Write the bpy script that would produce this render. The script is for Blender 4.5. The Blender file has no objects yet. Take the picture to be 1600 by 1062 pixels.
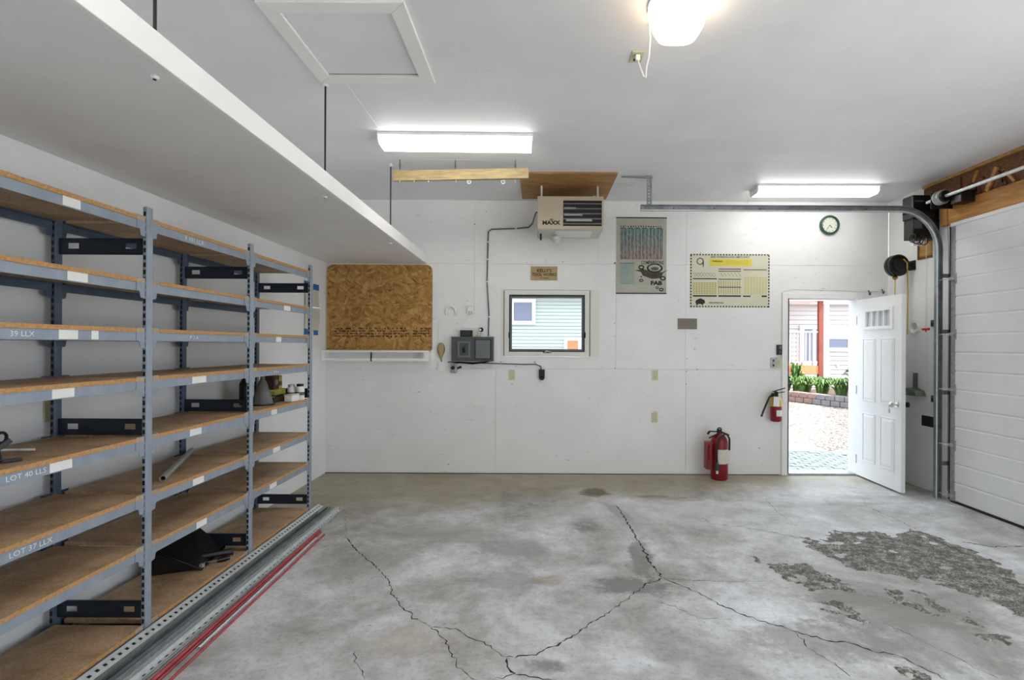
import bpy, math, random
from mathutils import Vector, Matrix
R = math.radians
rnd = random.Random(7)
scene = bpy.context.scene
COL = scene.collection

# ------------------------------------------------------------------ camera
F = 833.0; PX, PY = 838.0, 540.0; CZ = 1.49; ROLL = 0.005
cam_d = bpy.data.cameras.new('camera'); cam = bpy.data.objects.new('camera', cam_d); COL.objects.link(cam)
cam_d.sensor_fit = 'HORIZONTAL'; cam_d.sensor_width = 36; cam_d.lens = F / 1600 * 36
cam_d.shift_x = (800 - PX) / 1600; cam_d.shift_y = (PY - 531) / 1600
cam_d.clip_start = .02; cam_d.clip_end = 200
c_, s_ = math.cos(ROLL), math.sin(ROLL)
cam.matrix_world = Matrix(((c_, -s_, 0, 0), (0, 0, -1, 0), (s_, c_, 0, CZ), (0, 0, 0, 1)))
scene.camera = cam

# ------------------------------------------------------------------ world, sun, exposure
world = bpy.data.worlds.new('world'); scene.world = world; world.use_nodes = True
bg = world.node_tree.nodes['Background']
bg.inputs[0].default_value = (0.80, 0.90, 1.0, 1); bg.inputs[1].default_value = 3.1
sun_d = bpy.data.lights.new('sun', 'SUN'); sun = bpy.data.objects.new('sun', sun_d); COL.objects.link(sun)
sun_d.energy = 11.5; sun_d.angle = R(0.6); sun_d.color = (1, .96, .9)
sun.rotation_euler = Vector((-.45, .20, -.87)).to_track_quat('-Z', 'Y').to_euler()
TUBE = 7.8          # strength of the fluorescent lenses
DOME = 6.5          # strength of the warm glass dome
vs = scene.view_settings
vs.view_transform = 'Standard'; vs.look = 'None'; vs.gamma = 1; vs.use_curve_mapping = False; vs.exposure = 0.32
scene.cycles.use_denoising = True
scene.cycles.max_bounces = 10; scene.cycles.diffuse_bounces = 7
scene.cycles.sample_clamp_indirect = 6.0

# ------------------------------------------------------------------ pixel helpers (directions only)
def ray(x, y):
    dx, dy = x - PX, y - PY
    return Vector(((dx + ROLL * dy) / F, 1, -(dy - ROLL * dx) / F))
def at(x, y, Y): d = ray(x, y); return Vector((d.x * Y, Y, CZ + d.z * Y))
def onz(x, y, z=0.0): d = ray(x, y); t = (z - CZ) / d.z; return Vector((d.x * t, t, z))
def onx(x, y, X): d = ray(x, y); t = X / d.x; return Vector((X, t, CZ + d.z * t))

# ------------------------------------------------------------------ materials
MATS = {}
def lin(c): return tuple(v / 12.92 if v <= .04045 else ((v + .055) / 1.055) ** 2.4 for v in c)
def base_mat(name):
    m = bpy.data.materials.new(name); m.use_nodes = True; MATS[name] = m
    nt = m.node_tree; return m, nt, nt.nodes['Principled BSDF']
def N(nt, t, **k):
    n = nt.nodes.new(t)
    for a, b in k.items(): setattr(n, a, b)
    return n
def coords(nt, scale=(1, 1, 1)):
    t = N(nt, 'ShaderNodeTexCoord'); mp = N(nt, 'ShaderNodeMapping'); mp.inputs['Scale'].default_value = scale
    nt.links.new(t.outputs['Object'], mp.inputs[0]); return mp.outputs[0]
def noise(nt, vec, scale, detail=6, rough=.6, dist=0):
    n = N(nt, 'ShaderNodeTexNoise'); n.inputs['Scale'].default_value = scale; n.inputs['Detail'].default_value = detail
    n.inputs['Roughness'].default_value = rough; n.inputs['Distortion'].default_value = dist
    nt.links.new(vec, n.inputs['Vector']); return n.outputs['Fac']
def ramp(nt, fac, stops):
    r = N(nt, 'ShaderNodeValToRGB'); e = r.color_ramp.elements
    while len(e) < len(stops): e.new(.5)
    for el, (p, c) in zip(e, stops): el.position = p; el.color = (*c, 1) if len(c) == 3 else c
    nt.links.new(fac, r.inputs[0]); return r.outputs[0]
def mix(nt, fac, a, b, mode='MIX'):
    m = N(nt, 'ShaderNodeMix', data_type='RGBA', blend_type=mode)
    for sock, v in ((m.inputs[0], fac), (m.inputs[6], a), (m.inputs[7], b)):
        if isinstance(v, bpy.types.NodeSocket): nt.links.new(v, sock)
        elif isinstance(v, (int, float)): sock.default_value = v
        else: sock.default_value = (*v, 1)
    return m.outputs[2]
def math_(nt, op, a, b=0.0):
    m = N(nt, 'ShaderNodeMath', operation=op)
    for i, v in enumerate((a, b)):
        if isinstance(v, bpy.types.NodeSocket): nt.links.new(v, m.inputs[i])
        else: m.inputs[i].default_value = v
    return m.outputs[0]
def bump(nt, b, h, strength, dist=.002):
    n = N(nt, 'ShaderNodeBump'); n.inputs['Strength'].default_value = strength; n.inputs['Distance'].default_value = dist
    nt.links.new(h, n.inputs['Height']); nt.links.new(n.outputs[0], b.inputs['Normal'])
def mat(name, c, rough=.5, metal=0, c2=None, scale=20, stretch=(1, 1, 1), bmp=0, emit=0, spec=None):
    m, nt, b = base_mat(name)
    c = lin(c); b.inputs['Roughness'].default_value = rough; b.inputs['Metallic'].default_value = metal
    b.inputs['Base Color'].default_value = (*c, 1)
    if spec is not None: b.inputs['Specular IOR Level'].default_value = spec
    if c2 or bmp:
        f = noise(nt, coords(nt, stretch), scale)
        if c2: nt.links.new(ramp(nt, f, [(.3, c), (.7, lin(c2))]), b.inputs['Base Color'])
        if bmp: bump(nt, b, f, bmp)
    if emit:
        b.inputs['Emission Color'].default_value = (*c, 1); b.inputs['Emission Strength'].default_value = emit
    return m

def wall_mat(name, c, scuff, col_scuff=(.45, .44, .42)):
    m, nt, b = base_mat(name); v = coords(nt)
    c = lin(c); low = tuple(x * .93 for x in c)
    col = ramp(nt, noise(nt, v, 1.7, 8, .6), [(.35, low), (.65, c)])
    if scuff:
        v2 = coords(nt, (2.2, 2.2, 9)); a = noise(nt, v2, 3.1, 10, .72)
        k = ramp(nt, a, [(.62, (0, 0, 0)), (.70, (1, 1, 1))])
        v3 = coords(nt, (1, 1, 1)); d = noise(nt, v3, 1.3, 2, .5)
        k2 = ramp(nt, d, [(.42, (0, 0, 0)), (.60, (1, 1, 1))])
        kk = math_(nt, 'MULTIPLY', math_(nt, 'MULTIPLY', k, k2), scuff)
        col = mix(nt, kk, col, lin(col_scuff))
    nt.links.new(col, b.inputs['Base Color']); b.inputs['Roughness'].default_value = .55
    bump(nt, b, noise(nt, v, 60, 4, .6), .12, .002); return m
wall_mat('wall_white', (.935, .935, .93), .7)
wall_mat('wall_plain', (.95, .955, .965), .25)
wall_mat('ceiling_paint', (.925, .925, .935), .1)
wall_mat('loft_paint', (.93, .93, .925), .15)
wall_mat('fascia_paint', (.96, .955, .945), .35)
wall_mat('trim_cream', (.90, .895, .86), .3)
wall_mat('door_white', (.95, .955, .96), .1)
wall_mat('garage_door_white', (.91, .915, .92), .15)

def wood_mat(name, dark, light, scale=6, stretch=(1, 12, 12), rough=.6, bmp=.15, fine=True):
    m, nt, b = base_mat(name); v = coords(nt, stretch)
    f = noise(nt, v, scale, 8, .65, .6); col = ramp(nt, f, [(.3, lin(dark)), (.7, lin(light))])
    if fine:
        k = ramp(nt, noise(nt, coords(nt), 2.2, 4, .6), [(.35, (.75, .72, .68)), (.6, (1, 1, 1))])
        col = mix(nt, .7, col, k, 'MULTIPLY')
    nt.links.new(col, b.inputs['Base Color']); b.inputs['Roughness'].default_value = rough
    bump(nt, b, f, bmp, .002); return m
wood_mat('lumber', (.60, .51, .34), (.78, .70, .52), 5, (1.2, 14, 14))
wood_mat('plywood', (.52, .36, .18), (.78, .60, .36), 4, (1.2, 9, 9))
wood_mat('header_wood', (.62, .40, .16), (.85, .62, .32), 4, (10, 1.0, 10))
wood_mat('raw_framing', (.20, .12, .06), (.55, .36, .2), 9, (6, 5, 6), .8, .6)
wood_mat('rail_red', (.45, .20, .15), (.58, .28, .22), 4, (9, 9, 1))

def osb_mat(name):
    m, nt, b = base_mat(name)
    def flakes(rot, sc):
        t = N(nt, 'ShaderNodeTexCoord'); mp = N(nt, 'ShaderNodeMapping'); mp.inputs['Scale'].default_value = (1, .3, 3.4); m0 = N(nt, 'ShaderNodeMapping'); m0.inputs['Rotation'].default_value = (0, R(rot), 0)
        nt.links.new(t.outputs['Object'], m0.inputs[0]); nt.links.new(m0.outputs[0], mp.inputs[0]); vo = N(nt, 'ShaderNodeTexVoronoi'); vo.inputs['Scale'].default_value = sc; nt.links.new(mp.outputs[0], vo.inputs['Vector'])
        return vo.outputs['Color'], vo.outputs['Distance']
    a, da = flakes(20, 11); c, dc_ = flakes(-35, 13); d_, dd = flakes(75, 9)
    k = ramp(nt, noise(nt, coords(nt), 9, 4, .6), [(.48, (0, 0, 0)), (.52, (1, 1, 1))]); k2 = ramp(nt, noise(nt, coords(nt, (1.3, 1, .8)), 7, 4, .6), [(.54, (0, 0, 0)), (.58, (1, 1, 1))])
    g = mix(nt, k2, mix(nt, k, a, c), d_); g = N(nt, 'ShaderNodeRGBToBW') if False else g
    bw = N(nt, 'ShaderNodeRGBToBW'); nt.links.new(g, bw.inputs[0])
    fine = noise(nt, coords(nt, (1, 1, 4)), 40, 6, .7, .8); big = noise(nt, coords(nt), 2.2, 4, .6)
    h = math_(nt, 'ADD', math_(nt, 'ADD', math_(nt, 'MULTIPLY', bw.outputs[0], .45), math_(nt, 'MULTIPLY', fine, .35)), math_(nt, 'MULTIPLY', big, .25))
    col = ramp(nt, h, [(.30, lin((.46, .31, .13))), (.44, lin((.63, .46, .23))), (.58, lin((.70, .53, .28))), (.76, lin((.80, .66, .40)))])
    nt.links.new(col, b.inputs['Base Color']); b.inputs['Roughness'].default_value = .6
    bump(nt, b, h, .4, .002); return m
osb_mat('osb')
def particle_mat():
    m, nt, b = base_mat('particleboard'); v = coords(nt)
    f = noise(nt, v, 110, 5, .75); a = ramp(nt, f, [(.3, lin((.64, .52, .39))), (.7, lin((.86, .74, .59)))])
    g = ramp(nt, noise(nt, v, 3.2, 10, .7, .4), [(.36, lin((.72, .70, .67))), (.60, (1, 1, 1))])
    col = mix(nt, .9, a, g, 'MULTIPLY')
    s = ramp(nt, noise(nt, coords(nt, (2.2, 1.0, 1)), 4.4, 9, .75), [(.62, (0, 0, 0)), (.72, (1, 1, 1))])
    col = mix(nt, math_(nt, 'MULTIPLY', s, .5), col, lin((.36, .30, .25)))
    nt.links.new(col, b.inputs['Base Color']); b.inputs['Roughness'].default_value = .6
    bump(nt, b, f, .2, .001)
particle_mat()
mat('edge_board', (.80, .63, .43), .65, 0, (.66, .47, .27), 90)
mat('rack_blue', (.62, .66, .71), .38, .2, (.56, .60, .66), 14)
mat('rack_blue_shaded', (.36, .42, .51), .38, .2, (.30, .36, .45), 14)  # darker copy of rack_blue, shade on the rear posts and beams painted in
mat('frosted_glass', (.80, .83, .85), .35)
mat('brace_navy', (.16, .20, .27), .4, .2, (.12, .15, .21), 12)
mat('slot_dark', (.08, .09, .11), .7)
mat('galvanized', (.74, .75, .75), .4, .35, (.58, .59, .60), 25)
mat('zinc_bright', (.90, .92, .92), .3, .3, (.78, .81, .82), 30)
mat('track_steel', (.62, .64, .66), .35, .5, (.47, .49, .51), 12)
mat('dark_metal', (.16, .16, .17), .4, .5)
mat('red_paint_metal', (.74, .34, .36), .5, .1, (.62, .24, .26), 20)
mat('black_plastic', (.05, .05, .055), .42)
mat('black_gloss', (.04, .04, .045), .2)
mat('grey_plastic', (.36, .37, .38), .5)
mat('panel_grey', (.33, .345, .35), .45, .1, (.29, .30, .31), 10)
mat('panel_grey_light', (.42, .44, .45), .45, .1)
mat('white_plastic', (.93, .93, .92), .4)
mat('almond', (.80, .77, .64), .45)
mat('paper', (.93, .925, .91), .7)
mat('paper_aged', (.80, .79, .74), .7, 0, (.86, .85, .8), 8)
mat('tape_blue', (.12, .42, .72), .6)
mat('heater_tan', (.735, .69, .60), .45, .1, (.71, .665, .575), 3)
mat('heater_bottom', (.80, .80, .74), .5)
mat('grille_black', (.03, .03, .03), .6)
mat('louver', (.66, .68, .68), .3, .5)
mat('ink_black', (.05, .045, .04), .6)
mat('ink_grey', (.35, .34, .33), .7)
mat('grey_nail', (.55, .53, .5), .7)
mat('ink_brown', (.22, .13, .07), .7)
mat('chalk', (.93, .94, .95), .8)
mat('sign_tan', (.72, .63, .46), .6, 0, (.66, .56, .38), 25)
mat('clock_green', (.12, .30, .23), .35)
mat('clock_face', (.88, .89, .82), .5)
mat('extinguisher_red', (.54, .06, .11), .35, 0, (.47, .05, .09), 6)
mat('extinguisher_gold', (.80, .66, .28), .35, .4)
mat('green_plastic', (.05, .28, .25), .4)
mat('red_plastic', (.80, .10, .10), .4)
mat('yellow_cord', (.78, .66, .25), .5)
mat('olive_dustpan', (.42, .45, .41), .5)
mat('chrome', (.85, .85, .85), .12, 1)
mat('brass', (.72, .58, .3), .25, .9)
mat('rod_dark', (.17, .17, .17), .45, .5)
mat('fixture_white', (.92, .92, .92), .4)
mat('plaque_grey', (.52, .49, .44), .6, 0, (.46, .43, .38), 40)
mat('crack', (.16, .15, .14), .9)
mat('tin_gold', (.72, .58, .30), .3, .6)
mat('carton_brown', (.30, .20, .14), .7, 0, (.22, .14, .1), 18)
mat('carton_yellow', (.70, .66, .25), .6, 0, (.5, .48, .2), 30)
mat('carton_black', (.10, .09, .08), .6, 0, (.3, .28, .2), 22)
mat('cone_grey', (.45, .46, .44), .5, 0, (.35, .36, .35), 18)
mat('weatherstrip', (.16, .13, .30), .6)
mat('peel_red', (.36, .17, .12), .8, 0, (.2, .1, .08), 40)
# exterior
mat('siding_mint', (.72, .755, .745), .7)
mat('siding_cream', (.78, .765, .765), .7)
mat('ext_white', (.93, .93, .93), .6)
mat('ext_glass', (.46, .48, .57), .25)
mat('ext_blind', (.72, .72, .74), .6)
mat('orange_wood', (.80, .52, .36), .7)
mat('leaf', (.22, .36, .14), .6, 0, (.36, .48, .20), 9)
mat('leaf_bush', (.18, .34, .18), .6, 0, (.30, .45, .25), 9)
mat('stone_pink', (.58, .47, .44), .85, 0, (.50, .41, .38), 9, bmp=.4)
mat('stone_grey', (.52, .50, .51), .85, 0, (.44, .42, .43), 9, bmp=.4)
mat('paver', (.40, .44, .44), .8, 0, (.31, .35, .36), 12, bmp=.3)
mat('slab', (.46, .48, .46), .8, 0, (.40, .42, .40), 6, bmp=.2)
mat('driveway_bounce', (.84, .84, .82), .8, 0, (.78, .78, .76), 3)  # made pale to bounce daylight in through the added bay
mat('soil', (.30, .24, .18), .95)
mat('rail_grey', (.72, .73, .78), .5)
mat('roof_grey', (.35, .33, .32), .9)
mat('pebble', (.54, .51, .49), .8, 0, (.34, .30, .29), 3)
def gravel_mat():
    m, nt, b = base_mat('gravel'); v = coords(nt)
    vo = N(nt, 'ShaderNodeTexVoronoi'); vo.inputs['Scale'].default_value = 22; nt.links.new(v, vo.inputs['Vector'])
    col = ramp(nt, vo.outputs['Color'], [(.1, lin((.34, .30, .28))), (.5, lin((.49, .46, .44))), (.9, lin((.62, .59, .57)))])
    col = mix(nt, ramp(nt, vo.outputs['Distance'], [(.5, (0, 0, 0)), (.75, (.8, .8, .8))]), col, lin((.2, .17, .15)))
    nt.links.new(col, b.inputs['Base Color']); b.inputs['Roughness'].default_value = .9
    bump(nt, b, vo.outputs['Distance'], .8, -.01)
gravel_mat()
def glass_mat():
    m = bpy.data.materials.new('glass'); m.use_nodes = True; MATS['glass'] = m; nt = m.node_tree
    nt.nodes.clear(); o = N(nt, 'ShaderNodeOutputMaterial'); t = N(nt, 'ShaderNodeBsdfTransparent'); g = N(nt, 'ShaderNodeBsdfGlossy')
    t.inputs[0].default_value = (.96, .98, .97, 1); g.inputs['Roughness'].default_value = .02
    fr = N(nt, 'ShaderNodeFresnel'); mx = N(nt, 'ShaderNodeMixShader')
    nt.links.new(fr.outputs[0], mx.inputs[0]); nt.links.new(t.outputs[0], mx.inputs[1]); nt.links.new(g.outputs[0], mx.inputs[2])
    nt.links.new(mx.outputs[0], o.inputs[0])
glass_mat()
def emit_mat(name, c, k):
    m = bpy.data.materials.new(name); m.use_nodes = True; MATS[name] = m; nt = m.node_tree
    b = nt.nodes['Principled BSDF']; b.inputs['Base Color'].default_value = (.9, .9, .9, 1)
    b.inputs['Emission Color'].default_value = (*c, 1); b.inputs['Emission Strength'].default_value = k
emit_mat('tube_lens', (1.0, .985, .95), TUBE)
emit_mat('dome_glass', (1.0, .78, .52), DOME)
def poster_blue():
    m, nt, b = base_mat('print_columns'); v = coords(nt)
    a = noise(nt, coords(nt, (1, 1, .35)), 60, 8, .7)
    t = N(nt, 'ShaderNodeTexCoord'); sp = N(nt, 'ShaderNodeSeparateXYZ'); nt.links.new(t.outputs['Generated'], sp.inputs[0])
    g = ramp(nt, sp.outputs['Z'], [(0, lin((.58, .50, .44))), (.55, lin((.50, .52, .53))), (1, lin((.36, .52, .53)))])
    k = ramp(nt, a, [(.42, (.35, .35, .36)), (.6, (1.2, 1.2, 1.2))])
    nt.links.new(mix(nt, .8, g, k, 'MULTIPLY'), b.inputs['Base Color']); b.inputs['Roughness'].default_value = .5
poster_blue()
mat('print_teal', (.45, .60, .59), .5, 0, (.66, .66, .60), 7)
mat('poster_grey', (.72, .71, .66), .45, 0, (.64, .63, .56), 6)
mat('poster_cream', (.84, .83, .75), .5, 0, (.81, .80, .70), 6)
mat('print_yellow', (.88, .80, .25), .5)
mat('print_olive', (.72, .68, .36), .5)
mat('print_pale', (.80, .77, .52), .5)

# ---- concrete floor: base tone, dusty lights, brown stain along the back, dark spots
def floor_mat():
    m, nt, b = base_mat('concrete'); v = coords(nt)
    f1 = noise(nt, v, 1.1, 12, .66, .5)
    col = ramp(nt, f1, [(.34, lin((.60, .595, .58))), (.48, lin((.745, .745, .735))), (.62, lin((.88, .89, .905)))])
    f2 = noise(nt, v, 5.5, 12, .75, .3)
    col = mix(nt, .55, col, ramp(nt, f2, [(.36, (.55, .54, .53)), (.56, (1.08, 1.08, 1.08))]), 'MULTIPLY')
    f3 = noise(nt, v, 38, 8, .7)
    col = mix(nt, .5, col, ramp(nt, f3, [(.34, (.42, .41, .40)), (.47, (1, 1, 1))]), 'MULTIPLY')
    sx = N(nt, 'ShaderNodeSeparateXYZ'); nt.links.new(v, sx.inputs[0])
    # tan band close to the back wall
    wob = math_(nt, 'MULTIPLY', math_(nt, 'SUBTRACT', noise(nt, v, 1.6, 6, .6), .5), 1.6)
    e = math_(nt, 'SUBTRACT', math_(nt, 'ADD', sx.outputs['Y'], wob), math_(nt, 'MULTIPLY', sx.outputs['X'], .22))
    band = ramp(nt, math_(nt, 'MULTIPLY', math_(nt, 'SUBTRACT', e, 4.70), 1.3), [(0, (0, 0, 0)), (1, (1, 1, 1))])
    col = mix(nt, math_(nt, 'MULTIPLY', band, .78), col, mix(nt, f2, lin((.45, .41, .30)), lin((.69, .64, .51))))
    # spots: dark damp marks with ragged outlines
    def spot(px, py, rx, ry, colr, k, rot=0):
        nonlocal col
        p = onz(px, py); mp = N(nt, 'ShaderNodeMapping', vector_type='TEXTURE')
        mp.inputs['Location'].default_value = (p.x, p.y, 0); mp.inputs['Rotation'].default_value = (0, 0, R(rot)); mp.inputs['Scale'].default_value = (rx, ry, 1)
        nt.links.new(v, mp.inputs[0]); ln = N(nt, 'ShaderNodeVectorMath', operation='LENGTH'); nt.links.new(mp.outputs[0], ln.inputs[0])
        d = math_(nt, 'ADD', ln.outputs['Value'], math_(nt, 'MULTIPLY', math_(nt, 'SUBTRACT', noise(nt, v, 7, 8, .75), .5), 2.6))
        mk = ramp(nt, d, [(.55, (1, 1, 1)), (1.0, (0, 0, 0))])
        col = mix(nt, math_(nt, 'MULTIPLY', mk, k), col, lin(colr))
    spot(928, 769, .17, .20, (.33, .30, .22), .85)
    spot(915, 820, .16, .22, (.40, .39, .36), .75)
    spot(965, 800, .08, .4, (.42, .41, .39), .7, 15)
    spot(1000, 870, .10, .45, (.40, .40, .38), .65, -8)
    spot(985, 915, .28, .16, (.42, .42, .41), .75)
    spot(1020, 776, .22, .07, (.45, .44, .42), .7)
    spot(800, 855, .35, .25, (.52, .53, .55), .5)
    spot(790, 905, .3, .16, (.48, .48, .47), .5)
    spot(1290, 1000, .5, .22, (.50, .49, .465), .55)
    spot(1450, 1000, .6, .34, (.50, .485, .46), .55)
    spot(1330, 935, .35, .12, (.48, .46, .44), .7)
    spot(1400, 960, .5, .2, (.52, .51, .49), .6)
    spot(690, 830, .5, .25, (.66, .655, .62), .5)
    spot(640, 1000, .25, .2, (.70, .66, .58), .5)
    spot(860, 905, .12, .08, (.62, .55, .40), .5)
    spot(1240, 780, .5, .12, (.86, .87, .88), .4)
    spot(1000, 800, 1.5, .5, (.84, .85, .86), .35)
    spot(850, 1040, .1, .06, (.45, .44, .43), .7)
    nt.links.new(col, b.inputs['Base Color'])
    nt.links.new(ramp(nt, f2, [(.3, (.45, .45, .45)), (.7, (.68, .68, .68))]), b.inputs['Roughness'])
    bump(nt, b, f3, .25, .004)
floor_mat()
def aggregate_mat():
    m, nt, b = base_mat('aggregate'); v = coords(nt)
    vo = N(nt, 'ShaderNodeTexVoronoi'); vo.inputs['Scale'].default_value = 110; nt.links.new(v, vo.inputs['Vector'])
    col = ramp(nt, vo.outputs['Color'], [(.1, lin((.42, .40, .38))), (.5, lin((.62, .61, .59))), (.9, lin((.80, .79, .77)))])
    col = mix(nt, ramp(nt, noise(nt, v, 14, 10, .75), [(.40, (0, 0, 0)), (.58, (.8, .8, .8))]), col, lin((.28, .26, .24)))
    nt.links.new(col, b.inputs['Base Color']); b.inputs['Roughness'].default_value = .85
    bump(nt, b, vo.outputs['Distance'], .7, -.006)
aggregate_mat()

# ------------------------------------------------------------------ mesh builder
class MB:
    def __init__(s, M=None): s.v = []; s.f = []; s.sm = []; s.M = M
    def add(s, vs_, fs, smooth=False):
        n = len(s.v)
        s.v += [tuple(s.M @ Vector(p)) if s.M else tuple(p) for p in vs_]
        s.f += [tuple(n + i for i in f) for f in fs]; s.sm += [smooth] * len(fs); return s
    def box(s, x0, x1, y0, y1, z0, z1):
        x0, x1 = sorted((x0, x1)); y0, y1 = sorted((y0, y1)); z0, z1 = sorted((z0, z1))
        return s.add([(x, y, z) for z in (z0, z1) for y in (y0, y1) for x in (x0, x1)],
                     [(0, 2, 3, 1), (4, 5, 7, 6), (0, 1, 5, 4), (2, 6, 7, 3), (0, 4, 6, 2), (1, 3, 7, 5)])
    def obox(s, p, q, w, h, up=(0, 0, 1)):   # bar from p to q, width w, height h
        p, q = Vector(p), Vector(q); d = (q - p).normalized(); u = Vector(up)
        if abs(d.dot(u)) > .99: u = Vector((0, 1, 0))
        a = d.cross(u).normalized() * (w / 2); b_ = a.normalized().cross(d).normalized() * (h / 2)
        vs_ = [e + sa * a + sb * b_ for e in (p, q) for sa, sb in ((-1, -1), (1, -1), (1, 1), (-1, 1))]
        return s.add(vs_, [(3, 2, 1, 0), (4, 5, 6, 7), (0, 1, 5, 4), (1, 2, 6, 5), (2, 3, 7, 6), (3, 0, 4, 7)])
    def prism(s, pts, axis, a0, a1):         # 2D polygon extruded along axis
        def P(u, w, a): return {'x': (a, u, w), 'y': (u, a, w), 'z': (u, w, a)}[axis]
        n = len(pts)
        vs_ = [P(u, w, a) for a in (a0, a1) for u, w in pts]
        return s.add(vs_, [tuple(range(n))[::-1], tuple(range(n, 2 * n))] + [(i, (i + 1) % n, n + (i + 1) % n, n + i) for i in range(n)])
    def tube(s, pts, r, n=10, cap=True):
        pts = [Vector(p) for p in pts]; k = len(pts); rs = r if isinstance(r, (list, tuple)) else [r] * k
        rings = []; prev = None
        for i, p in enumerate(pts):
            d = (pts[min(i + 1, k - 1)] - pts[max(i - 1, 0)]).normalized()
            if prev is None: u = Vector((0, 0, 1)) if abs(d.z) < .9 else Vector((1, 0, 0)); a = d.cross(u).normalized()
            else: a = (prev - d * prev.dot(d)).normalized()
            prev = a; b_ = d.cross(a)
            rings += [p + (a * math.cos(2 * math.pi * j / n) + b_ * math.sin(2 * math.pi * j / n)) * rs[i] for j in range(n)]
        fs = [(i * n + j, i * n + (j + 1) % n, (i + 1) * n + (j + 1) % n, (i + 1) * n + j) for i in range(k - 1) for j in range(n)]
        s.add(rings, fs, True)
        if cap:
            s.add(rings[:n], [tuple(range(n))[::-1]]); s.add(rings[-n:], [tuple(range(n))])
        return s
    def pipe(s, p, q, r, t, n=14):           # hollow straight pipe
        p, q = Vector(p), Vector(q); d = (q - p).normalized(); u = Vector((0, 0, 1)) if abs(d.z) < .9 else Vector((1, 0, 0))
        a = d.cross(u).normalized(); b_ = d.cross(a)
        def ring(c, rr): return [c + (a * math.cos(2 * math.pi * j / n) + b_ * math.sin(2 * math.pi * j / n)) * rr for j in range(n)]
        vs_ = ring(p, r) + ring(q, r) + ring(p, r - t) + ring(q, r - t)
        fs = []
        for j in range(n):
            k = (j + 1) % n
            fs += [(j, k, n + k, n + j), (2 * n + k, 2 * n + j, 3 * n + j, 3 * n + k), (k, j, 2 * n + j, 2 * n + k), (n + j, n + k, 3 * n + k, 3 * n + j)]
        return s.add(vs_, fs, True)
    def lathe(s, prof, c, axis='z', n=24, sx=1, sy=1):
        c = Vector(c); vs_ = []
        for r, h in prof:
            for j in range(n):
                a = 2 * math.pi * j / n; u, w = r * math.cos(a) * sx, r * math.sin(a) * sy
                vs_.append(c + Vector({'z': (u, w, h), 'y': (u, h, w), 'x': (h, u, w)}[axis]))
        fs = [(i * n + j, i * n + (j + 1) % n, (i + 1) * n + (j + 1) % n, (i + 1) * n + j) for i in range(len(prof) - 1) for j in range(n)]
        s.add(vs_, fs, True)
        if prof[0][0] > 1e-5: s.add(vs_[:n], [tuple(range(n))[::-1]])
        if prof[-1][0] > 1e-5: s.add(vs_[-n:], [tuple(range(n))])
        return s
    def disc(s, c, r, axis='y', t=.002, n=20, sx=1, sy=1):
        return s.lathe([(r, -t / 2), (r, t / 2)], c, axis, n, sx, sy)
    def ball(s, c, r, n=12, sz=1):
        return s.lathe([(max(1e-6, r * math.sin(math.pi * i / n)), -r * sz * math.cos(math.pi * i / n)) for i in range(n + 1)], c, 'z', n)
    def ring(s, c, r, t, axis='y', n=24, m=8, sx=1, sy=1):
        c = Vector(c); pts = []
        for j in range(n + 1):
            a = 2 * math.pi * j / n; u, w = r * math.cos(a) * sx, r * math.sin(a) * sy
            pts.append(c + Vector({'z': (u, w, 0), 'y': (u, 0, w), 'x': (0, u, w)}[axis]))
        return s.tube(pts, t, m, False)
    def build(s, name, material, parent=None, origin=None, bevel=0):
        me = bpy.data.meshes.new(name)
        root = parent
        while root is not None and root.parent is not None: root = root.parent
        o0 = Vector(root['_o']) if root is not None and '_o' in root else Vector(origin if origin is not None else (0, 0, 0))
        me.from_pydata([tuple(Vector(p) - o0) for p in s.v], [], s.f); me.polygons.foreach_set('use_smooth', s.sm)
        me.materials.append(MATS[material]); me.validate()
        import bmesh
        b = bmesh.new(); b.from_mesh(me); bmesh.ops.recalc_face_normals(b, faces=b.faces); b.to_mesh(me); b.free()
        if any(s.sm): me.set_sharp_from_angle(angle=R(42))
        o = bpy.data.objects.new(name, me); COL.objects.link(o)
        if parent is not None: o.parent = parent
        else: o.location = o0; o['_o'] = tuple(o0)
        if bevel:
            bv = o.modifiers.new('bevel', 'BEVEL'); bv.width = bevel; bv.segments = 2; bv.limit_method = 'ANGLE'; bv.angle_limit = R(50)
        return o
def tag(o, label=None, cat=None, group=None, kind=None):
    if label: o['label'] = label
    if cat: o['category'] = cat
    if group: o['group'] = group
    if kind: o['kind'] = kind
    return o
def thing(name, label, cat, loc=(0, 0, 0), group=None, kind=None):
    o = bpy.data.objects.new(name, None); COL.objects.link(o); o.location = loc; o['_o'] = tuple(loc); o.empty_display_size = .1
    return tag(o, label, cat, group, kind)
def B(*a): return MB().box(*a)
def text(name, s, size, loc, rot, material, parent, bold=0, sx=1, align='CENTER', ext=.0004, sp=1):
    cu = bpy.data.curves.new(name, 'FONT'); cu.body = s; cu.size = size; cu.align_x = align; cu.align_y = 'CENTER'
    cu.extrude = ext; cu.offset = bold; cu.space_character = sp; cu.resolution_u = 2
    t = bpy.data.objects.new(name, cu); COL.objects.link(t); dg = bpy.context.evaluated_depsgraph_get()
    me = bpy.data.meshes.new_from_object(t.evaluated_get(dg)); bpy.data.objects.remove(t); bpy.data.curves.remove(cu)
    root = parent
    while root.parent is not None: root = root.parent
    M = Matrix.Translation(Vector(loc) - Vector(root['_o'])) @ rot.to_4x4() @ Matrix.Diagonal((sx, 1, 1, 1))
    me.transform(M); me.materials.clear(); me.materials.append(MATS[material])
    o = bpy.data.objects.new(name, me); COL.objects.link(o); o.parent = parent; return o
FACE_Y = Matrix(((1, 0, 0), (0, 0, -1), (0, 1, 0)))           # reads on a wall facing the camera (-Y)
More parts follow.
